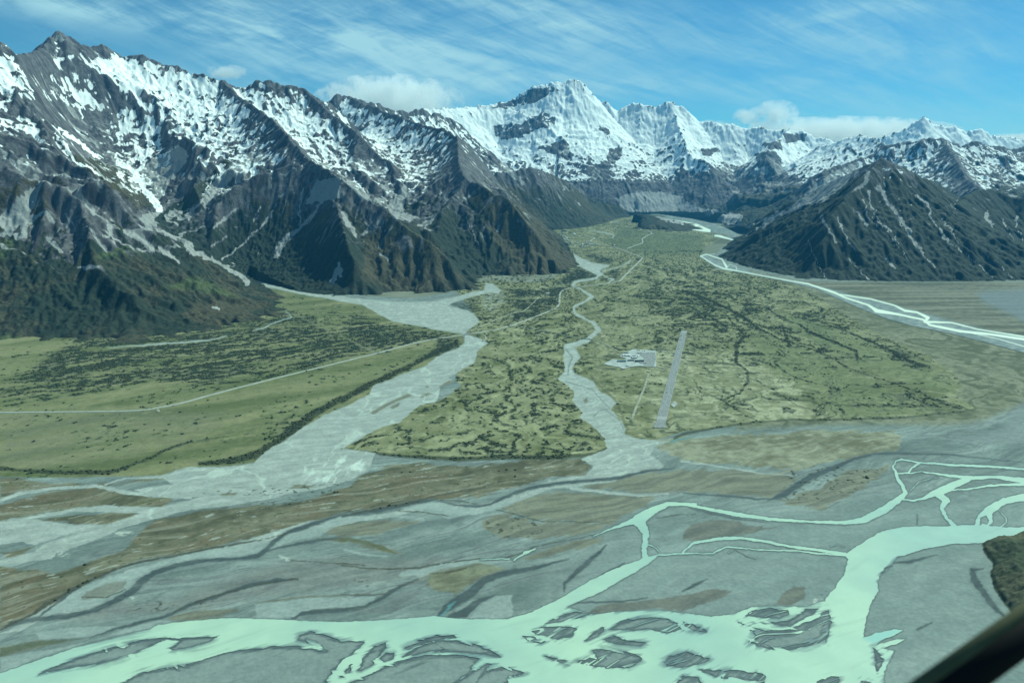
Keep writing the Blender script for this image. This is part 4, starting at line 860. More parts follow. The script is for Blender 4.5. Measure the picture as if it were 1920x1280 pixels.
# flooded sand ribs fray the upstream ends of the bars
rib = fbm(fa / 60, fb_ / 16, 3, 760)
rib2 = fbm(fa / 26 + .6 * fb_ / 26, fb_ / 90 - fa / 200, 3, 761)
wf = np.minimum(wf, -isl + 3.0 * sstep(.0, .5, rib) + 7 * sstep(.18, .5, rib2) - .6)
thr_ = 1.5 * (1 - np.abs(fbm(fa / 230 - fb_ / 60, fb_ / 30, 3, 765)) * 13) - .4
wf = np.where((isl > 1) & (isl < 15) & (V > 1115) & (U > 985), np.maximum(wf, np.minimum(thr_, 1.6 - .04 * isl)), wf)
for p in CHN: CV.line(wf, p)
lands = P_(I_([(1990,985),(1920,994),(1898,1005),(1869,1006),(1840,1016),(1844,1036),(1862,1057),(1855,1075),(1864,1104),(1887,1136),(1905,1160),(1990,1220)]))
# wet rims and bars
rim = sstep(-3.6, -1.6, wf) * (1 - sstep(-.6, .2, wf))
put(rim * .5, (.095, .118, .120))
inbar = sstep(-1, 3, isl)
putf(inbar * .9, lerp((.085, .110, .112), (.190, .226, .214), sstep(-.1, .5, fbm(fa / 150, fb_ / 12, 4, 770) * .8 + .75 * np.clip(isl / 9, 0, 1) - .12)))
rim2 = sstep(-4.6, -2.2, wf) * (1 - sstep(-1.0, .2, wf)) * sstep(-3, 0, isl)
put(rim2 * .6, (.070, .095, .105))
land = cov(lands, 1.5)
putf(land, lerp((.045, .060, .036), (.095, .095, .058), sstep(-.4, .4, nz + .6 * nf)))

# ------------------------------------------------------------------ ground relief and meshes
def clip_mesh(f, V4, attr):
    """keep the part of the grid where f > 0, edges cut exactly along f = 0"""
    R_n, C_n = f.shape
    idx = np.arange(R_n * C_n).reshape(R_n, C_n)
    act = np.maximum.reduce([f[:-1, :-1], f[1:, :-1], f[:-1, 1:], f[1:, 1:]]) > 0
    a = idx[:-1, :-1][act]; b = idx[:-1, 1:][act]; c = idx[1:, 1:][act]; d = idx[1:, :-1][act]
    tri = np.concatenate([np.stack([a, b, c], 1), np.stack([a, c, d], 1)])
    ff = f.ravel(); D = np.concatenate([V4.reshape(-1, 3), attr.reshape(-1, attr.shape[-1])], 1).astype(np.float32)
    s = ff[tri] > 0; n = s.sum(1)
    out = [D[tri[n == 3]].reshape(-1, D.shape[1])]
    def lp(i, j):
        t = (ff[i] / (ff[i] - ff[j]))[:, None]; return D[i] * (1 - t) + D[j] * t
    for k in range(3):
        t1 = tri[(n == 1) & s[:, k]]; p, q_, r = t1[:, k], t1[:, (k + 1) % 3], t1[:, (k + 2) % 3]
        out.append(np.stack([D[p], lp(p, q_), lp(p, r)], 1).reshape(-1, D.shape[1]))
        t2 = tri[(n == 2) & ~s[:, k]]; p, q_, r = t2[:, k], t2[:, (k + 1) % 3], t2[:, (k + 2) % 3]
        x1 = lp(q_, p); x2 = lp(r, p)
        out.append(np.stack([x1, D[q_], D[r], x1, D[r], x2], 1).reshape(-1, D.shape[1]))
    O = np.concatenate(out)
    return O[:, :3], O[:, 3:], np.arange(len(O), dtype=np.int32)

relief = 1.6 * fbm(fa / 120, fb_ / 30, 3, 800) + .8 * nf - 1.4 * sstep(-.5, 1, gf) + 1.2 * sstep(0, .4, net_m2) * gmm
landd = CV.new(); CV.poly(landd, lands[0][1])
hill = np.clip(landd / 40, 0, 1) * 34 + sstep(0, 6, landd) * (4 + 5 * (fbm(GX / 16, GY / 16, 3, 805)))
GZ2 = GZ + relief * .6 + hill
GZ2 = np.where(wf > -6, np.minimum(GZ2, GZ + .2 - .1 * np.clip(wf + 6, 0, 6)), GZ2) + hill * (wf > -6)

def ground_mat():
    s = NT('valley_ground'); p = s.pos()
    c = s.attr('col')[0]
    n1 = s.noise(p, 1 / 9, 5, .6); n2 = s.noise(p, 1 / 34, 5, .6)
    st = s.noise(s.mapped(p, (.05, .16, .1), (0, 0, -.47)), 1.0, 5, .6)
    c = s.mix(1.0, c, s.mix(s.ss(n1, .25, .75), (.88, .88, .88), (1.11, 1.11, 1.10)), 'MULTIPLY')
    c = s.mix(1.0, c, s.mix(s.ss(n2, .3, .7), (.90, .91, .92), (1.09, 1.08, 1.07)), 'MULTIPLY')
    c = s.mix(1.0, c, s.mix(s.ss(st, .3, .7), (.97, .97, .97), (1.03, 1.03, 1.03)), 'MULTIPLY')
    b = s.bump(n1, .35, 2.5)
    s.bsdf(c, .92, b, .12)
    return s.m
M_G = ground_mat()
gi_ = np.arange(GR * GC, dtype=np.int32).reshape(GR, GC)
gq = np.stack([gi_[:-1, :-1], gi_[:-1, 1:], gi_[1:, 1:], gi_[1:, :-1]], -1).reshape(-1, 4)
inm = bil(DV, GX, GY).ravel()
gq = gq[~((inm[gq] > 120).all(1) & (GY.ravel()[gq[:, 0]] > 3600))]
o = mesh_np('valley_floor', np.stack([GX, GY, GZ2], -1).reshape(-1, 3), gq, 4, M_G, {'col': col.reshape(-1, 3)})
tag(o, 'flat valley floor of grass fans, scrub and grey gravel', 'ground', kind='structure')
s = NT('far_plain'); p = s.pos(); n = s.noise(p, 1 / 300, 5, .6); s.bsdf(s.mix(s.ss(n, .3, .7), (.12, .13, .09), (.20, .21, .16)), .95)
V_ = []; F_ = []
o = mesh_np('ground', [(-70000, -30000, -6), (70000, -30000, -6), (70000, 90000, -6), (-70000, 90000, -6)], np.array([0, 1, 2, 3]), 4, s.m, smooth=False)
tag(o, 'distant plain beyond the valley', 'ground', kind='structure')
o = None

def water_mat(name):
    s = NT(name); p = s.pos(); _, dep, cy, _, _ = s.attr('depth')
    n = s.noise(p, 1 / 60, 4, .5); n2 = s.noise(p, 1 / 7, 3, .5)
    c = s.mix(dep, (.105, .140, .148), (.375, .510, .400))
    nb = s.noise(p, 1 / 420, 3, .5)
    c = s.mix(1.0, c, s.mix(s.ss(nb, .35, .65), (.86, .90, .95), (1.12, 1.09, 1.04)), 'MULTIPLY')
    c = s.mix(1.0, c, s.mix(s.ss(n, .3, .7), (.95, .95, .96), (1.04, 1.04, 1.03)), 'MULTIPLY')
    c = s.mix(cy, c, (.27, .47, .41))
    bp = s.bump(n2, .08, .4)
    s.bsdf(c, .30, bp, .5); return s.m
M_W = water_mat('milky_water')
sw = NT('pale_far_water'); dp_ = sw.attr('depth')[1]; sw.bsdf(sw.mix(dp_, (.22, .26, .24), (.66, .74, .60)), .5, None, .3); M_W2 = sw.m
V3 = np.stack([GX, GY, GZ + .45], -1)
cyan = cov(P_(BR([(945,1050),(1010,1015),(1100,998),(1155,1005),(1080,1040),(1000,1075)])), 5)
fib = fbm(fa / 120 , fb_ / 9, 4, 833)
shal = np.clip(.9 + 15 * sstep(-34, -1, isl) * np.clip(.30 + 1.5 * fib + .7 * fbm(fa / 150, fb_ / 60, 2, 834), 0, 1), .9, 14)
dpt = np.clip((wf + .5 + 1.2 * fbm(fa / 90, fb_ / 20, 3, 830)) / shal, 0, 1)
cur_ = sstep(.15, .6, fbm(fa / 260, fb_ / 26, 4, 832)) * .16 + .05 * fib
dpt = np.clip(dpt ** .7 - cur_, 0, 1)
dep = np.stack([dpt, cyan, cyan], -1)
vv3, aa, tt = clip_mesh(wf, V3, dep)
o = mesh_np('river', vv3, tt, 3, M_W, {'depth': aa}); tag(o, 'milky green braided river across the foreground', 'river', kind='structure')
# far river on the right and the lake
HK = [R_(p) for p in ([(100,240,8),(180,290,9),(230,310,10),(300,322,8),(450,350,7),(600,378,8),(700,395,10),(850,445,13),(900,470,11),(1040,515,11),(1080,545,22),(1200,565,13),(1340,595,11),(1380,625,13),(1550,660,15),(1700,675,13),(1905,705,15),(2400,800,15)],
  [(100,240,7),(130,230,8),(220,258,8),(245,300,14)], [(130,232,5),(180,228,4)], [(880,455,9),(1050,480,9),(1180,515,9),(1240,545,14),(1310,555,11),(1370,585,18),(1350,607,14),(1500,612,9),(1650,650,8),(1905,690,9)], [(1230,570,7),(1350,592,5)], [(1600,668,7),(1750,700,6),(1905,745,7),(2300,850,7)],
  [(180,125,10),(212,130,14),(300,155,6)], [(1000,498,5),(1060,535,6)], [(250,305,4),(262,285,4),(300,300,5),(300,318,5)])]
HB = [R_(p) for p in ([(120,238,14),(200,290,26),(260,300,30),(400,342,10),(600,380,12),(750,412,18),(850,450,34),(1000,505,56),(1150,548,84),(1300,590,84),(1500,640,64),(1700,690,64),(1905,735,84),(2400,850,90)],)]
hf = CS.new()
for p in HB: CS.line(hf, p)
bcol = lerp((.150, .185, .185), (.235, .27, .26), sstep(-.3, .3, nf + .5 * nz))
vv3, aa, tt = clip_mesh(hf, np.stack([GX, GY, GZ + 1.9], -1), bcol)
o = mesh_np('riverbed', vv3, tt, 3, M_G, {'col': aa}); tag(o, 'grey gravel bed of the far river', 'riverbed', kind='structure')
hw = CS.new()
for p in HK: CS.line(hw, p, k=1.15)
dd = np.stack([sstep(0, 1.6, hw), 0 * hw, 0 * hw], -1)
vv3, aa, tt = clip_mesh(hw, np.stack([GX, GY, GZ + 2.6], -1), dd)
o = mesh_np('river', vv3, tt, 3, M_W2, {'depth': aa}); tag(o, 'pale braided river along the foot of the dark mountain', 'river', kind='structure')
lf = CS.new(); CS.poly(lf, [(1262,412),(1280,415),(1307,420),(1333,431),(1332,436),(1313,434),(1280,428),(1268,422)])
vv3, aa, tt = clip_mesh(lf, np.stack([GX, GY, GZ + 2.6], -1), np.stack([sstep(-1, .5, lf), 0 * lf, 0 * lf], -1))
o = mesh_np('lake', vv3, tt, 3, M_W2, {'depth': aa}); tag(o, 'small milky glacier lake under the snow peaks', 'lake', kind='structure')
print('ground', time.time() - T0)

# ------------------------------------------------------------------ roads, runway, apron
def ribbon(name, pts, width, zo, mat, label, cat='road', sub=6):
    W = [np.array(at(*p[:2])) for p in pts]; P_s = []
    n = len(W)
    for i in range(n - 1):
        p0, p1, p2, p3 = W[max(i - 1, 0)], W[i], W[i + 1], W[min(i + 2, n - 1)]
        for k in range(sub):
            t = k / sub
            P_s.append(.5 * (2 * p1 + (p2 - p0) * t + (2 * p0 - 5 * p1 + 4 * p2 - p3) * t * t + (3 * p1 - p0 - 3 * p2 + p3) * t ** 3))
    P_s.append(W[-1]); A = np.array(P_s)
    tn_ = np.gradient(A[:, :2], axis=0); tn_ /= np.linalg.norm(tn_, axis=1)[:, None] + 1e-9
    nn = np.stack([-tn_[:, 1], tn_[:, 0]], 1)
    zz_ = floor_z(A[:, 1]) + zo
    Lf = np.column_stack([A[:, :2] + nn * width / 2, zz_]); Rt = np.column_stack([A[:, :2] - nn * width / 2, zz_])
    lo = np.column_stack([A[:, :2] + nn * (width / 2 + 2.5), zz_ - 2.6]); ro = np.column_stack([A[:, :2] - nn * (width / 2 + 2.5), zz_ - 2.6])
    m = len(A); VV_ = np.concatenate([lo, Lf, Rt, ro]); fc = []
    for i in range(m - 1):
        for r in range(3): fc.append((r * m + i, (r + 1) * m + i, (r + 1) * m + i + 1, r * m + i + 1))
    fc = np.array(fc)[:, ::-1]
    o = mesh_np(name, VV_, fc, 4, mat, smooth=False); tag(o, label, cat, kind='structure'); return o
M_ROAD = simple('road_chipseal', (.31, .32, .28), .9, var=.12, scale=.05)
M_TRACK = simple('gravel_track', (.26, .265, .20), .95, var=.25, scale=.05)
ribbon('road', L_([(-500,1120),(0,1112),(400,1108),(650,1105),(800,1098),(880,1085),(1000,1062),(1170,1015),(1400,955),(1600,905),(1905,830)]) + M_([(200,780),(450,715),(680,678)]), 11, 1.8, M_ROAD, 'pale road running from the left edge to the bridge')
ribbon('road', M_([(712,670),(760,666),(900,640),(1020,600),(1150,550),(1195,530),(1215,505),(1218,470),(1222,445),(1245,425),(1300,413)]), 11, 1.8, M_ROAD, 'pale road from the bridge towards the village')
ribbon('road', M_([(1340,408),(1400,402),(1480,392),(1550,378),(1580,350),(1630,300),(1672,258),(1672,244),(1600,215),(1530,190),(1460,178)]), 12, 2.2, M_ROAD, 'pale road bending into the village')
ribbon('road', zV([(1230,410),(1290,435),(1330,465),(1270,495),(1225,530),(1228,570),(1150,600),(1050,640)]), 11, 2.6, M_ROAD, 'short pale road to the car park below the moraine hill')
ribbon('road', zV([(580,490),(640,505),(688,518),(640,552),(700,575),(745,598)]), 12, 2.6, M_ROAD, 'short winding road above the village')
ribbon('road', M_([(950,630),(1100,650),(1300,692),(1345,698)]) , 6, 1.8, M_TRACK, 'thin access road west of the middle stream')
ribbon('road', M_([(1385,703),(1420,708),(1480,735),(1560,780)]), 6, 1.8, M_TRACK, 'thin access road ending at the airfield')
ribbon('track', M_([(720,655),(850,600),(960,555),(1015,545),(1060,510),(1105,465)]), 6, 1.8, M_TRACK, 'straight pale track branching beside the bridge', 'track')
ribbon('track', zR([(740,520),(690,680),(640,800),(590,920),(540,1060)]), 6, 1.8, M_TRACK, 'thin straight track beside the runway', 'track')
ribbon('track', M_([(700,676),(760,672),(800,682),(805,700),(790,712)]), 6, 1.8, M_TRACK, 'short curved track east of the bridge', 'track')
ribbon('track', L_([(880,1088),(881,1110)]), 8, 1.8, M_TRACK, 'short stub track off the left road', 'track')
ribbon('track', zR([(830,246),(900,250),(1060,268)]), 9, 1.8, M_TRACK, 'upper taxiway between apron and runway', 'track')
ribbon('track', zR([(830,432),(940,455),(975,460)]), 9, 1.8, M_TRACK, 'lower taxiway between apron and runway', 'track')

def quad(name, pts, zo, mat, label=None, cat=None, parent=None):
    V_ = [(*at(*p)[:2], zo) for p in pts]
    o = mesh_np(name, V_, np.arange(len(V_))[::-1].copy(), len(V_), mat, smooth=False, parent=parent)
    if label: tag(o, label, cat, kind='structure')
    return o
def asphalt():
    s = NT('asphalt'); p = s.pos(); n = s.noise(s.mapped(p, (.25, .03, .1), (0, 0, -.2)), 1.0, 5, .6); n2 = s.noise(p, .15, 4)
    c = s.mix(s.ss(n, .3, .7), (.160, .172, .170), (.270, .280, .272)); s.bsdf(s.mix(s.ss(n2, .6, .75), c, (.28, .29, .28)), .9); return s.m
M_A = asphalt(); M_WH = simple('white_paint', (.78, .78, .76), .7, var=.05)
RN = [zR([p])[0] for p in ((812, 1165), (935, 1168), (1208, -2), (1134, -2))]
rw = [np.array(at(*p)) for p in RN]
def rpt(a, b): return (1 - b) * ((1 - a) * rw[0] + a * rw[1]) + b * ((1 - a) * rw[3] + a * rw[2])     # a across, b along
def rquad(name, a0, a1, b0, b1, z, mat, parent=None):
    V_ = [(*rpt(a, b)[:2], z) for a, b in ((a0, b0), (a1, b0), (a1, b1), (a0, b1))]
    return mesh_np(name, V_, np.array([0, 1, 2, 3]), 4, mat, smooth=False, parent=parent)
ro_ = rquad('runway', 0, 1, 0, 1, 1.9, M_A); tag(ro_, 'long grey sealed runway across the pale grass', 'runway', kind='structure')
V_ = []; F_ = []
def addq(a0, a1, b0, b1):
    n = len(V_); V_.extend([(*rpt(a, b)[:2], 2.15) for a, b in ((a0, b0), (a1, b0), (a1, b1), (a0, b1))]); F_.append((n, n + 1, n + 2, n + 3))
for i in range(8):
    a = .10 + .8 * i / 7.0; addq(a - .025, a + .025, .052, .074); addq(a - .025, a + .025, .965, .98)
for i in range(26): addq(.492, .508, .12 + i * .032, .130 + i * .032)
addq(.02, .035, .05, .98); addq(.965, .98, .05, .98)
o = mesh_np('runway_marking', V_, np.array(F_), 4, simple('worn_paint', (.42, .43, .42), .8, var=.1), smooth=False, parent=ro_); o['kind'] = 'structure'
quad('runway_pad', zR([(800,1158),(815,1095),(850,1090),(920,1092),(952,1130),(948,1166),(860,1172)]), 1.75, M_A, 'widened turning pad at the near runway end', 'runway')
M_GR = simple('apron_gravel', (.34, .37, .35), .95, var=.2, scale=.04)
quad('apron', zR([(205,400),(310,345),(440,350),(480,335),(395,310),(430,275),(550,225),(700,233),(832,243),(836,440),(640,425),(520,435),(430,470),(400,440),(250,415)]), 1.75, M_GR, 'pale gravel yard around the airfield buildings', 'apron')
quad('apron', zR([(625,262),(822,262),(832,330),(806,432),(690,420),(640,385),(690,340),(640,300)]), 2.0, M_A, 'grey sealed aircraft apron beside the hangars', 'apron')
quad('square_pad', zR([(1008,890),(1060,850),(1095,880),(1045,925)]), 1.9, M_GR, 'small pale square pad right of the runway', 'pad')
print('roads', time.time() - T0)

# ------------------------------------------------------------------ low scrub with real height
lum = col.mean(-1)
smask = (lum < .060) & ((gl > .5) | (gm > .5) | (tp > .5) | (b_ > .5) | (dots > .5)) & (V > 470) & (V < 1130) & (gf < -1.5) & (wf < -3)
cell = np.gradient(GX, axis=1) * np.gradient(GY, axis=0)
wgt = (smask * np.abs(cell)).ravel(); cwt = np.cumsum(wgt); NB = 60000
pick = np.minimum(np.searchsorted(cwt, rng.rand(NB) * cwt[-1]), wgt.size - 1)
bx = GX.ravel()[pick] + rng.uniform(-5, 5, NB); by = GY.ravel()[pick] + rng.uniform(-6, 6, NB); bz = GZ2.ravel()[pick]
br_ = rng.uniform(1.6, 4.6, NB) * (1 + .5 * rng.rand(NB) ** 4); bh = br_ * rng.uniform(.5, .95, NB)
ang = rng.rand(NB, 1) * 6.283 + np.arange(5)[None] * 1.2566
rj = br_[:, None] * rng.uniform(.7, 1.25, (NB, 5))
base = np.stack([bx[:, None] + rj * np.cos(ang), by[:, None] + rj * np.sin(ang), np.repeat((bz - .4)[:, None], 5, 1)], -1)
mid = np.stack([bx[:, None] + .72 * rj * np.cos(ang + .5), by[:, None] + .72 * rj * np.sin(ang + .5), bz[:, None] + bh[:, None] * rng.uniform(.5, .85, (NB, 5))], -1)
top = np.stack([bx, by, bz + bh], -1)[:, None]
BV = np.concatenate([base, mid, top], 1).reshape(-1, 3)
ft = []
for k in range(5):
    k2 = (k + 1) % 5
    ft += [(k, k2, 5 + k), (k2, 5 + k2, 5 + k), (5 + k, 5 + k2, 10)]
ft = (np.array(ft)[None] + (np.arange(NB) * 11)[:, None, None]).reshape(-1, 3)
s = NT('scrub_leaves'); p = s.pos(); n = s.noise(p, .35, 3); n2 = s.noise(p, 1 / 90, 3)
s.bsdf(s.mix(s.ss(n2, .35, .65), s.mix(s.ss(n, .3, .7), (.028, .044, .028), (.056, .074, .042)), s.mix(s.ss(n, .3, .7), (.030, .038, .020), (.070, .076, .036))), .9)
o = mesh_np('scrub', BV, ft, 3, s.m, smooth=False); tag(o, 'low dark scrub scattered over the grass fans', 'scrub', kind='stuff')

# ------------------------------------------------------------------ buildings
def mesh_parts(name, V_, F_, mat, parent=None):
    me = bpy.data.meshes.new(name); me.from_pydata(V_, [], F_); me.materials.append(mat); me.update()
    o = bpy.data.objects.new(name, me); COL.objects.link(o); o.parent = parent; return o
M_WALL = simple('painted_wall', (.50, .50, .46), .8, var=.08); M_WALL2 = simple('timber_wall', (.16, .13, .10), .8, var=.15)
M_RW = simple('white_roof', (.60, .61, .58), .45, var=.05); M_RG = simple('green_grey_roof', (.17, .235, .225), .5, var=.08); M_RD = simple('dark_roof', (.035, .045, .045), .5, var=.1)
M_RS = simple('silver_roof', (.50, .52, .52), .4, var=.08); M_GL = simple('window_glass', (.03, .045, .05), .15, var=.1); M_DR = simple('door_paint', (.22, .24, .25), .6)
def bx_(x0, x1, y0, y1, z0, z1):
    return [(x0, y0, z0), (x1, y0, z0), (x1, y1, z0), (x0, y1, z0), (x0, y0, z1), (x1, y0, z1), (x1, y1, z1), (x0, y1, z1)], [(0, 3, 2, 1), (4, 5, 6, 7), (0, 1, 5, 4), (1, 2, 6, 5), (2, 3, 7, 6), (3, 0, 4, 7)]
def building(name, cat, label, u, v, L, W_, h, rise, rot, mroof, mwall, group=None, nwin=3, bigdoor=False):
    x, y, z = at(u, v)
    e = bpy.data.objects.new(name, None); COL.objects.link(e); e.location = (x, y, z + 1.8); e.rotation_euler = (0, 0, math.radians(rot)); tag(e, label, cat, group)
    l2, w2 = L / 2, W_ / 2
    V_ = [(-l2, -w2, 0), (l2, -w2, 0), (l2, w2, 0), (-l2, w2, 0), (-l2, -w2, h), (l2, -w2, h), (l2, w2, h), (-l2, w2, h), (-l2, 0, h + rise), (l2, 0, h + rise)]
    mesh_parts('wall', V_, [(0, 1, 5, 4), (2, 3, 7, 6), (0, 4, 8, 7, 3), (1, 2, 6, 9, 5)], mwall, e)
    o1 = .6; V_ = []; F_ = []
    for sg in (-1, 1):
        n = len(V_); dzz = rise * o1 / w2
        V_ += [(-l2 - o1, sg * (w2 + o1), h - dzz + .12), (l2 + o1, sg * (w2 + o1), h - dzz + .12), (l2 + o1, 0, h + rise + .12), (-l2 - o1, 0, h + rise + .12),
               (-l2 - o1, sg * (w2 + o1), h - dzz + .42), (l2 + o1, sg * (w2 + o1), h - dzz + .42), (l2 + o1, 0, h + rise + .42), (-l2 - o1, 0, h + rise + .42)]
        F_ += [tuple(n + k for k in f) for f in ((4, 5, 6, 7), (0, 3, 2, 1), (0, 1, 5, 4), (0, 4, 7, 3), (1, 2, 6, 5))]
    mesh_parts('roof', V_, F_, mroof, e)
    for k in range(nwin):
        xx = -l2 + L * (k + .5) / (nwin + (1 if not bigdoor else 0))
        if bigdoor: continue
        mesh_parts('window', *bx_(xx - .9, xx + .9, -w2 - .06, -w2 + .02, 1.0, 2.3), M_GL, e)
    if bigdoor: mesh_parts('door', *bx_(-l2 * .7, l2 * .7, -w2 - .08, -w2 + .02, 0.02, h * .82), M_DR, e)
    else: mesh_parts('door', *bx_(l2 - L / (nwin + 1) * .5 - .6, l2 - L / (nwin + 1) * .5 + .6, -w2 - .07, -w2 + .02, 0.02, 2.2), M_DR, e)
    return e
Z16 = lambda x, y: (1120 + x / 16, 650 + y / 16)
AG = 'airfield buildings'
for a in (('hangar', 'hangar', 'long black shadowed hangar beside the sealed apron', Z16(1260, 455), 38, 14, 6, 1.6, 4, M_RD, M_WALL2, 5, True),  # shadow on this hangar is put into its black roof colour
    ('terminal_building', 'building', 'long dark roofed building joined to the end of the black hangar', Z16(1010, 430), 30, 11, 4, 1.8, 3, M_RD, M_WALL, 6, False),
    ('hangar', 'hangar', 'long green grey roofed hangar in the gravel yard', Z16(735, 450), 38, 17, 6, 2.2, 4, M_RG, M_WALL, 4, True),
    ('shed', 'shed', 'white roofed shed nearest the end of the access road', Z16(790, 275), 15, 10, 4, 1.5, 30, M_RW, M_WALL, 2, False),
    ('shed', 'shed', 'second white roofed shed from the access road', Z16(880, 285), 14, 11, 4, 1.4, 28, M_RW, M_WALL, 2, False),
    ('shed', 'shed', 'white shed in the middle of the yard', Z16(965, 290), 13, 9, 4, 1.3, 60, M_RW, M_WALL, 2, False),
    ('hangar', 'hangar', 'pale silver roofed hangar above the black hangar', Z16(1105, 350), 24, 16, 5, 2.0, 6, M_RS, M_WALL, 3, True),
    ('shed', 'shed', 'small white shed behind the silver hangar', Z16(1100, 285), 14, 7, 4, 1.2, 8, M_RW, M_WALL, 2, False),
    ('shed', 'shed', 'narrow white shed at the corner of the sealed apron', Z16(1225, 300), 20, 6, 4, 1.0, 65, M_RW, M_WALL, 3, False),
    ('shed', 'shed', 'white hut at the top of the yard', Z16(1235, 205), 13, 7, 3.5, 1.2, -30, M_RW, M_WALL, 2, False),
    ('shed', 'shed', 'green grey shed at the back edge of the yard', Z16(860, 195), 22, 9, 4, 1.2, 2, M_RG, M_WALL, 3, False),
    ('shed', 'shed', 'white hut right beside the end of the black hangar', Z16(1300, 500), 9, 6, 3, 1.0, 5, M_RW, M_WALL, 2, False),
    ('shed', 'shed', 'small white hut standing out on the lower apron', Z16(1440, 492), 8, 6, 3, .9, 5, M_RW, M_WALL, 2, False),
    ('shed', 'shed', 'lone white hut below the gravel yard', Z16(775, 672), 10, 8, 3, 1.1, 20, M_RW, M_WALL, 2, False),
    ('shed', 'shed', 'silver shed at the lower edge of the gravel yard', Z16(905, 592), 10, 8, 3, 1.1, 40, M_RS, M_WALL, 2, False)):
    building(a[0], a[1], a[2], a[3][0], a[3][1], a[4], a[5], a[6], a[7], a[8], a[9], a[10], AG, a[11], a[12])
ZV = lambda x, y: (1000 + x / 6, 360 + y / 6)
building('hut', 'hut', 'lone white roofed hut in the dark scrub beside the valley road', *ZV(162, 1150), 24, 13, 5, 2, 10, M_RW, M_WALL, None, 3)
building('lodge', 'building', 'large white roofed lodge on the right side of the village', *ZV(668, 598), 46, 18, 7, 3, -4, M_RW, M_WALL, None, 6)
building('hotel', 'building', 'dark roofed hotel at the back of the village', *ZV(345, 445), 70, 18, 14, 4, -5, M_RD, M_WALL, None, 8)
building('hut', 'hut', 'white hut beside the car park under the moraine hill', *ZV(1228, 415), 30, 14, 5, 2, 10, M_RW, M_WALL, None, 3)
# village houses, a pixel or two each: one mesh per house
def house_mesh(seed, mat):
    L, W_, h, r = 17, 11, 5, 3; l2, w2 = L / 2, W_ / 2
    V_ = [(-l2, -w2, -3), (l2, -w2, -3), (l2, w2, -3), (-l2, w2, -3), (-l2, -w2, h), (l2, -w2, h), (l2, w2, h), (-l2, w2, h), (-l2, 0, h + r), (l2, 0, h + r), (-l2 - .6, -w2 - .7, h - .4), (l2 + .6, -w2 - .7, h - .4), (l2 + .6, 0, h + r + .3), (-l2 - .6, 0, h + r + .3), (l2 + .6, w2 + .7, h - .4), (-l2 - .6, w2 + .7, h - .4)]
    me = bpy.data.meshes.new('house'); me.from_pydata(V_, [], [(0, 1, 5, 4), (2, 3, 7, 6), (0, 4, 8, 7, 3), (1, 2, 6, 9, 5), (10, 11, 12, 13), (13, 12, 14, 15)])
    me.materials.append(M_WALL); me.materials.append(mat)
    for i in (4, 5): me.polygons[i].material_index = 1
    me.update(); return me
HM = [house_mesh(0, M_RW), house_mesh(1, M_RD), house_mesh(2, M_RS)]
HLAB = ('small white roofed house in the far village', 'small dark roofed house in the far village', 'small silver roofed house in the far village')
rs = np.random.RandomState(5)
hs = [(rs.uniform(315, 395), 0) for _ in range(16)]
spots = [(x, 455 + (x - 315) * 1.2 + rs.uniform(-20, 70)) for x, _ in hs] + [(rs.uniform(400, 640), rs.uniform(560, 622)) for _ in range(26)] + [(x, 470 + (x - 430) * .3 + rs.uniform(-8, 8)) for x in rs.uniform(420, 520, 6)] + [(rs.uniform(860, 920), rs.uniform(600, 614)) for _ in range(3)] + [(rs.uniform(355, 400), rs.uniform(615, 640)) for _ in range(5)]
for i, (hx, hy) in enumerate(spots):
    k = rs.choice([0, 1, 2], p=[.4, .2, .4]); x, y, z = at(*ZV(hx, hy))
    o = bpy.data.objects.new('house', HM[k]); COL.objects.link(o); o.location = (x, y, z + 1.5); o.rotation_euler = (0, 0, rs.uniform(0, 3.14)); o.scale = (rs.uniform(.8, 1.7),) * 2 + (1.2,)
    tag(o, HLAB[k], 'house', HLAB[k].replace('house in', 'houses of').replace('small ', ''))

# ------------------------------------------------------------------ bridges
M_CONC = simple('concrete', (.36, .36, .33), .85, var=.1); M_STL = simple('rail_steel', (.45, .46, .46), .5, var=.05)
def bridge(label, p0, p1, width, ext, npier):
    A = np.array(at(*p0)); B = np.array(at(*p1)); d = B - A; L = math.hypot(d[0], d[1]) + ext; mid_ = (A + B) / 2
    e = bpy.data.objects.new('bridge', None); COL.objects.link(e); e.location = (mid_[0], mid_[1], mid_[2]); e.rotation_euler = (0, 0, math.atan2(d[1], d[0])); tag(e, label, 'bridge', 'road bridges over the gravel streams')
    l2, w2 = L / 2, width / 2
    mesh_parts('deck', *bx_(-l2, l2, -w2, w2, 1.9, 2.9), M_CONC, e)
    for sg in (-1, 1):
        V_, F_ = bx_(-l2, l2, w2 - .35, w2 - .1, 2.9, 3.8) if sg > 0 else bx_(-l2, l2, -w2 + .1, -w2 + .35, 2.9, 3.8)
        mesh_parts('railing', V_, F_, M_STL, e)
    for k in range(npier):
        xx = -l2 + L * (k + .5) / npier
        mesh_parts('pier', *bx_(xx - .6, xx + .6, -w2 + .8, w2 - .8, -3, 1.9), M_CONC, e)
bridge('long road bridge across the neck of the big gravel stream', M_([(678, 678)])[0], M_([(714, 670)])[0], 9, 14, 6)
bridge('small road bridge over the middle stream near the village', M_([(1296, 413)])[0], M_([(1342, 408)])[0], 9, 6, 3)
bridge('low bridge carrying the airfield access road over the middle stream', M_([(1342, 698)])[0], M_([(1388, 703)])[0], 6, 6, 4)

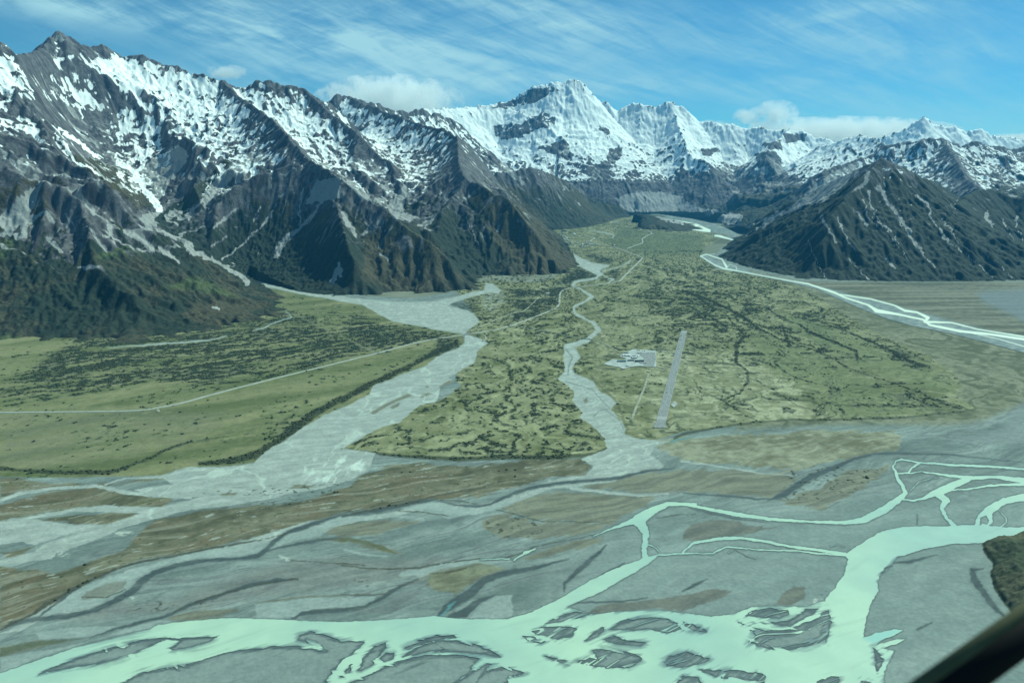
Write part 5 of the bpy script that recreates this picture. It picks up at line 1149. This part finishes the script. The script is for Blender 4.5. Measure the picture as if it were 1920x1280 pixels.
# ------------------------------------------------------------------ the aircraft's own strut in the corner
def strut():
    A = np.array(P3(1640, 1388, .52)); B = np.array(P3(2240, 955, .66))
    d = B - A; L = np.linalg.norm(d); ex = d / L
    view = np.array([0, 0, H]) - (A + B) / 2; view /= np.linalg.norm(view)
    ey = np.cross(view, ex); ey /= np.linalg.norm(ey); ez = np.cross(ex, ey)
    if ey[2] < 0: ey = -ey; ez = -ez
    from mathutils import Matrix
    e = bpy.data.objects.new('aircraft_strut', None); COL.objects.link(e)
    e.matrix_world = Matrix(((ex[0], ey[0], ez[0], A[0]), (ex[1], ey[1], ez[1], A[1]), (ex[2], ey[2], ez[2], A[2]), (0, 0, 0, 1)))
    tag(e, 'black out of focus aircraft strut crossing the lower right corner', 'strut')
    def prof(ry, rz, cy, cz, name, mat, n=20, ns=2):
        V_ = []; F_ = []
        for i in range(ns):
            for k in range(n):
                a = 2 * math.pi * k / n; V_.append((L * i / (ns - 1), cy + ry * math.cos(a), cz + rz * math.sin(a)))
        for k in range(n): F_.append((k, (k + 1) % n, n + (k + 1) % n, n + k))
        F_ += [tuple(range(n))[::-1], tuple(range(n, 2 * n))]
        o = mesh_parts(name, V_, F_, mat, e)
        for q_ in o.data.polygons: q_.use_smooth = len(q_.vertices) == 4
        return o
    prof(.0155, .010, 0, 0, 'fairing', simple('black_fairing', (.006, .006, .006), .7, var=.05, scale=30))
    prof(.0060, .004, .0125, .0065, 'seal_strip', simple('olive_rubber_seal', (.10, .10, .055), .8, var=.1, scale=40))
strut()
print('objects', time.time() - T0)

# ------------------------------------------------------------------ camera, light, sky, air
cam = bpy.data.cameras.new('camera'); co = bpy.data.objects.new('camera', cam); COL.objects.link(co)
co.location = (0, 0, H); co.rotation_euler = (math.pi / 2 - P, 0, 0)
cam.sensor_width = 36; cam.lens = 36 * F / 1920; cam.clip_start = .05; cam.clip_end = 300000
cam.dof.use_dof = True; cam.dof.focus_distance = 6000; cam.dof.aperture_fstop = 4.6
SC.camera = co
SUN_AZ = math.radians(52)      # clockwise from the view direction (+y) towards +x
SUN_EL = math.radians(48)
sd = bpy.data.lights.new('sun', 'SUN'); sd.energy = 5.0; sd.angle = math.radians(.5); sd.color = (.80, 1.0, .83)
so = bpy.data.objects.new('sun', sd); COL.objects.link(so)
so.rotation_euler = (math.pi / 2 - SUN_EL, 0, math.pi - SUN_AZ)
w = bpy.data.worlds.new('World'); SC.world = w; w.use_nodes = True
nt = w.node_tree; nt.nodes.clear()
def wn(t, **k):
    n = nt.nodes.new('ShaderNode' + t)
    for a, b in k.items(): setattr(n, a, b)
    return n
wo = wn('OutputWorld'); bg = wn('Background'); nt.links.new(bg.outputs[0], wo.inputs[0])
sky = wn('TexSky', sky_type='NISHITA'); sky.sun_disc = False; sky.sun_elevation = SUN_EL; sky.sun_rotation = SUN_AZ
sky.altitude = 1500; sky.air_density = 1.0; sky.dust_density = .3; sky.ozone_density = 2.0
def wmath(op, a, b=0.0, clamp=False):
    n = wn('Math', operation=op, use_clamp=clamp)
    for x, k in ((a, 0), (b, 1)):
        if hasattr(x, 'links'): nt.links.new(x, n.inputs[k])
        else: n.inputs[k].default_value = x
    return n.outputs[0]
def wss(x, a, b):
    n = wn('MapRange', interpolation_type='SMOOTHSTEP'); nt.links.new(x, n.inputs[0]); n.inputs[1].default_value = a; n.inputs[2].default_value = b
    return n.outputs[0]
def wnoise(v, sc, det, ro, dist=0.0):
    n = wn('TexNoise'); n.inputs['Scale'].default_value = sc; n.inputs['Detail'].default_value = det; n.inputs['Roughness'].default_value = ro
    n.inputs['Distortion'].default_value = dist
    nt.links.new(v, n.inputs['Vector']); return n.outputs['Fac']
tcn = wn('TexCoord'); sx = wn('SeparateXYZ'); nt.links.new(tcn.outputs['Generated'], sx.inputs[0])
yy = wmath('MAXIMUM', sx.outputs[1], .05)
ta = wmath('DIVIDE', sx.outputs[0], yy); tb = wmath('DIVIDE', sx.outputs[2], yy)
cb = wn('CombineXYZ'); nt.links.new(ta, cb.inputs[0]); nt.links.new(tb, cb.inputs[1])
def wmap(rot, sc, loc=(0, 0, 0)):
    m1 = wn('Mapping'); m1.inputs['Rotation'].default_value = (0, 0, math.radians(rot)); nt.links.new(cb.outputs[0], m1.inputs['Vector'])
    m2 = wn('Mapping'); m2.inputs['Scale'].default_value = (*sc, 1); m2.inputs['Location'].default_value = loc; nt.links.new(m1.outputs[0], m2.inputs['Vector'])
    return m2.outputs[0]
c1 = wnoise(wmap(13, (2.4, 17)), 1.0, 9, .62, .8)          # long veils
c2 = wnoise(wmap(24, (7, 46)), 1.0, 8, .65, 1.0)           # fibres
c3 = wnoise(wmap(-14, (9, 60), (3, 1, 0)), 1.0, 7, .62, .6)
c4 = wnoise(wmap(8, (2.2, 7), (7.3, 2.2, 0)), 1.0, 3, .5)
def blob(a0, b0, wa, wb, slope):
    da = wmath('SUBTRACT', ta, a0)
    d = wmath('SUBTRACT', wmath('SUBTRACT', tb, b0), wmath('MULTIPLY', da, slope))
    e = wmath('ADD', wmath('POWER', wmath('ABSOLUTE', wmath('DIVIDE', da, wa)), 2.0), wmath('POWER', wmath('ABSOLUTE', wmath('DIVIDE', d, wb)), 2.0))
    return wmath('EXPONENT', wmath('MULTIPLY', e, -1.0))
m_ = wmath('MULTIPLY', blob(-.20, .168, .36, .036, -.12), .62)
for a0, b0, wa, wb, sl, k in ((-.05, .215, .28, .03, -.10, .30), (-.08, .118, .30, .016, -.03, .30), (.42, .20, .14, .03, .10, .34), (.18, .165, .16, .022, -.12, .22), (.52, .155, .12, .020, -.05, .22), (-.55, .205, .10, .016, -.1, .22), (.40, .118, .3, .012, .02, .10), (.06, .185, .10, .02, -.3, .22)):
    m_ = wmath('ADD', m_, wmath('MULTIPLY', blob(a0, b0, wa, wb, sl), k))
tex = wmath('ADD', wmath('MULTIPLY', c1, .55), wmath('ADD', wmath('MULTIPLY', c2, .30), wmath('MULTIPLY', c3, .15)))
tex = wmath('ADD', wss(tex, .38, .62), 0.0)
thin = wmath('MULTIPLY', wss(c4, .40, .64), .34)
cl = wmath('MULTIPLY', wmath('ADD', wmath('MULTIPLY', m_, 1.9), thin), wmath('ADD', wmath('MULTIPLY', tex, .95), .10), True)
mixn = wn('Mix', data_type='RGBA'); nt.links.new(cl, mixn.inputs[0])
tint = wn('Mix', data_type='RGBA', blend_type='MULTIPLY'); tint.inputs[0].default_value = 1; nt.links.new(sky.outputs[0], tint.inputs[6]); tint.inputs[7].default_value = (.27, .75, .86, 1)
nt.links.new(tint.outputs[2], mixn.inputs[6]); mixn.inputs[7].default_value = (4.0, 7.1, 7.7, 1)
nt.links.new(mixn.outputs[2], bg.inputs[0]); bg.inputs[1].default_value = .088

# air: one closed box round camera and scene
def box(name, lo, hi, mat):
    V = [(x, y, z) for z in (lo[2], hi[2]) for y in (lo[1], hi[1]) for x in (lo[0], hi[0])]
    fcs = [(0, 2, 3, 1), (4, 5, 7, 6), (0, 1, 5, 4), (2, 6, 7, 3), (0, 4, 6, 2), (1, 3, 7, 5)]
    return mesh_np(name, V, np.array(fcs), 4, mat, smooth=False)
hm = bpy.data.materials.new('air_haze'); hm.use_nodes = True; ht = hm.node_tree; ht.nodes.clear()
ho = ht.nodes.new('ShaderNodeOutputMaterial'); pv = ht.nodes.new('ShaderNodeVolumePrincipled')
pv.inputs['Color'].default_value = (.08, .46, .90, 1); pv.inputs['Density'].default_value = 1.35e-5; pv.inputs['Anisotropy'].default_value = .15
ht.links.new(pv.outputs[0], ho.inputs['Volume'])
hz = box('haze', (-24000, -6000, -40), (24000, 19600, 3400), hm)
tag(hz, 'thin blue haze over the valley and mountains', 'haze', kind='stuff')


# low clouds behind the crests
def cloud_mat():
    m = bpy.data.materials.new('cloud_vapour'); m.use_nodes = True; t = m.node_tree; t.nodes.clear()
    o = t.nodes.new('ShaderNodeOutputMaterial'); v = t.nodes.new('ShaderNodeVolumePrincipled'); t.links.new(v.outputs[0], o.inputs['Volume'])
    v.inputs['Color'].default_value = (1, 1, 1, 1); v.inputs['Anisotropy'].default_value = 0.0
    tc = t.nodes.new('ShaderNodeTexCoord'); geo = t.nodes.new('ShaderNodeNewGeometry')
    ln = t.nodes.new('ShaderNodeVectorMath'); ln.operation = 'LENGTH'; t.links.new(tc.outputs['Object'], ln.inputs[0])
    n = t.nodes.new('ShaderNodeTexNoise'); n.inputs['Scale'].default_value = 1 / 330; n.inputs['Detail'].default_value = 8; n.inputs['Roughness'].default_value = .62
    t.links.new(geo.outputs['Position'], n.inputs['Vector'])
    a = t.nodes.new('ShaderNodeMath'); a.operation = 'MULTIPLY'; a.inputs[1].default_value = 4.2; t.links.new(n.outputs['Fac'], a.inputs[0])
    b = t.nodes.new('ShaderNodeMath'); b.operation = 'SUBTRACT'; t.links.new(a.outputs[0], b.inputs[0])
    l2 = t.nodes.new('ShaderNodeMath'); l2.operation = 'MULTIPLY'; l2.inputs[1].default_value = 1.35; t.links.new(ln.outputs[1] if len(ln.outputs) > 1 and ln.outputs[1].name == 'Value' else ln.outputs['Value'], l2.inputs[0])
    t.links.new(l2.outputs[0], b.inputs[1])
    r = t.nodes.new('ShaderNodeMapRange'); r.interpolation_type = 'SMOOTHSTEP'; t.links.new(b.outputs[0], r.inputs[0])
    r.inputs[1].default_value = .75; r.inputs[2].default_value = 1.7; r.inputs[4].default_value = .0030
    t.links.new(r.outputs[0], v.inputs['Density'])
    return m
M_CL = cloud_mat()
def ball():
    import bmesh
    bm = bmesh.new(); bmesh.ops.create_icosphere(bm, subdivisions=3, radius=1.0)
    me = bpy.data.meshes.new('cloud'); bm.to_mesh(me); bm.free(); me.materials.append(M_CL); return me
CLM = ball()
for (u, v, Y, wu, hv, lab) in ((728, 190, 21200, 112, 38, 'bright cloud spilling over the crest left of the highest peak'), (1580, 248, 21200, 178, 23, 'long flat cloud lying behind the crest on the right'),
        (1404, 218, 21000, 24, 15, 'smallest round puff of cloud right of the highest peak'), (1455, 212, 21000, 34, 19, 'ragged puff of cloud above the left end of the long flat cloud'),
        (425, 136, 21000, 34, 11, 'wisp of cloud over the left snow crest'), (1890, 262, 21400, 70, 9, 'thin low cloud at the right edge behind the white peaks'), (1345, 236, 21000, 40, 9, 'small low cloud behind the crest')):
    o = bpy.data.objects.new('cloud', CLM); COL.objects.link(o); o.location = P3(u, v, Y)
    o.scale = (1.25 * wu * Y / F, 1300 if wu > 60 else 420, 1.25 * hv * Y / F)
    tag(o, lab, 'cloud', kind='stuff')
SC.view_settings.view_transform = 'Standard'; SC.view_settings.look = 'None'; SC.view_settings.gamma = 1
SC.view_settings.exposure = 0.22
SC.cycles.volume_bounces = 14; SC.cycles.max_bounces = 14; SC.cycles.diffuse_bounces = 2; SC.cycles.transparent_max_bounces = 8
print('done', time.time() - T0)
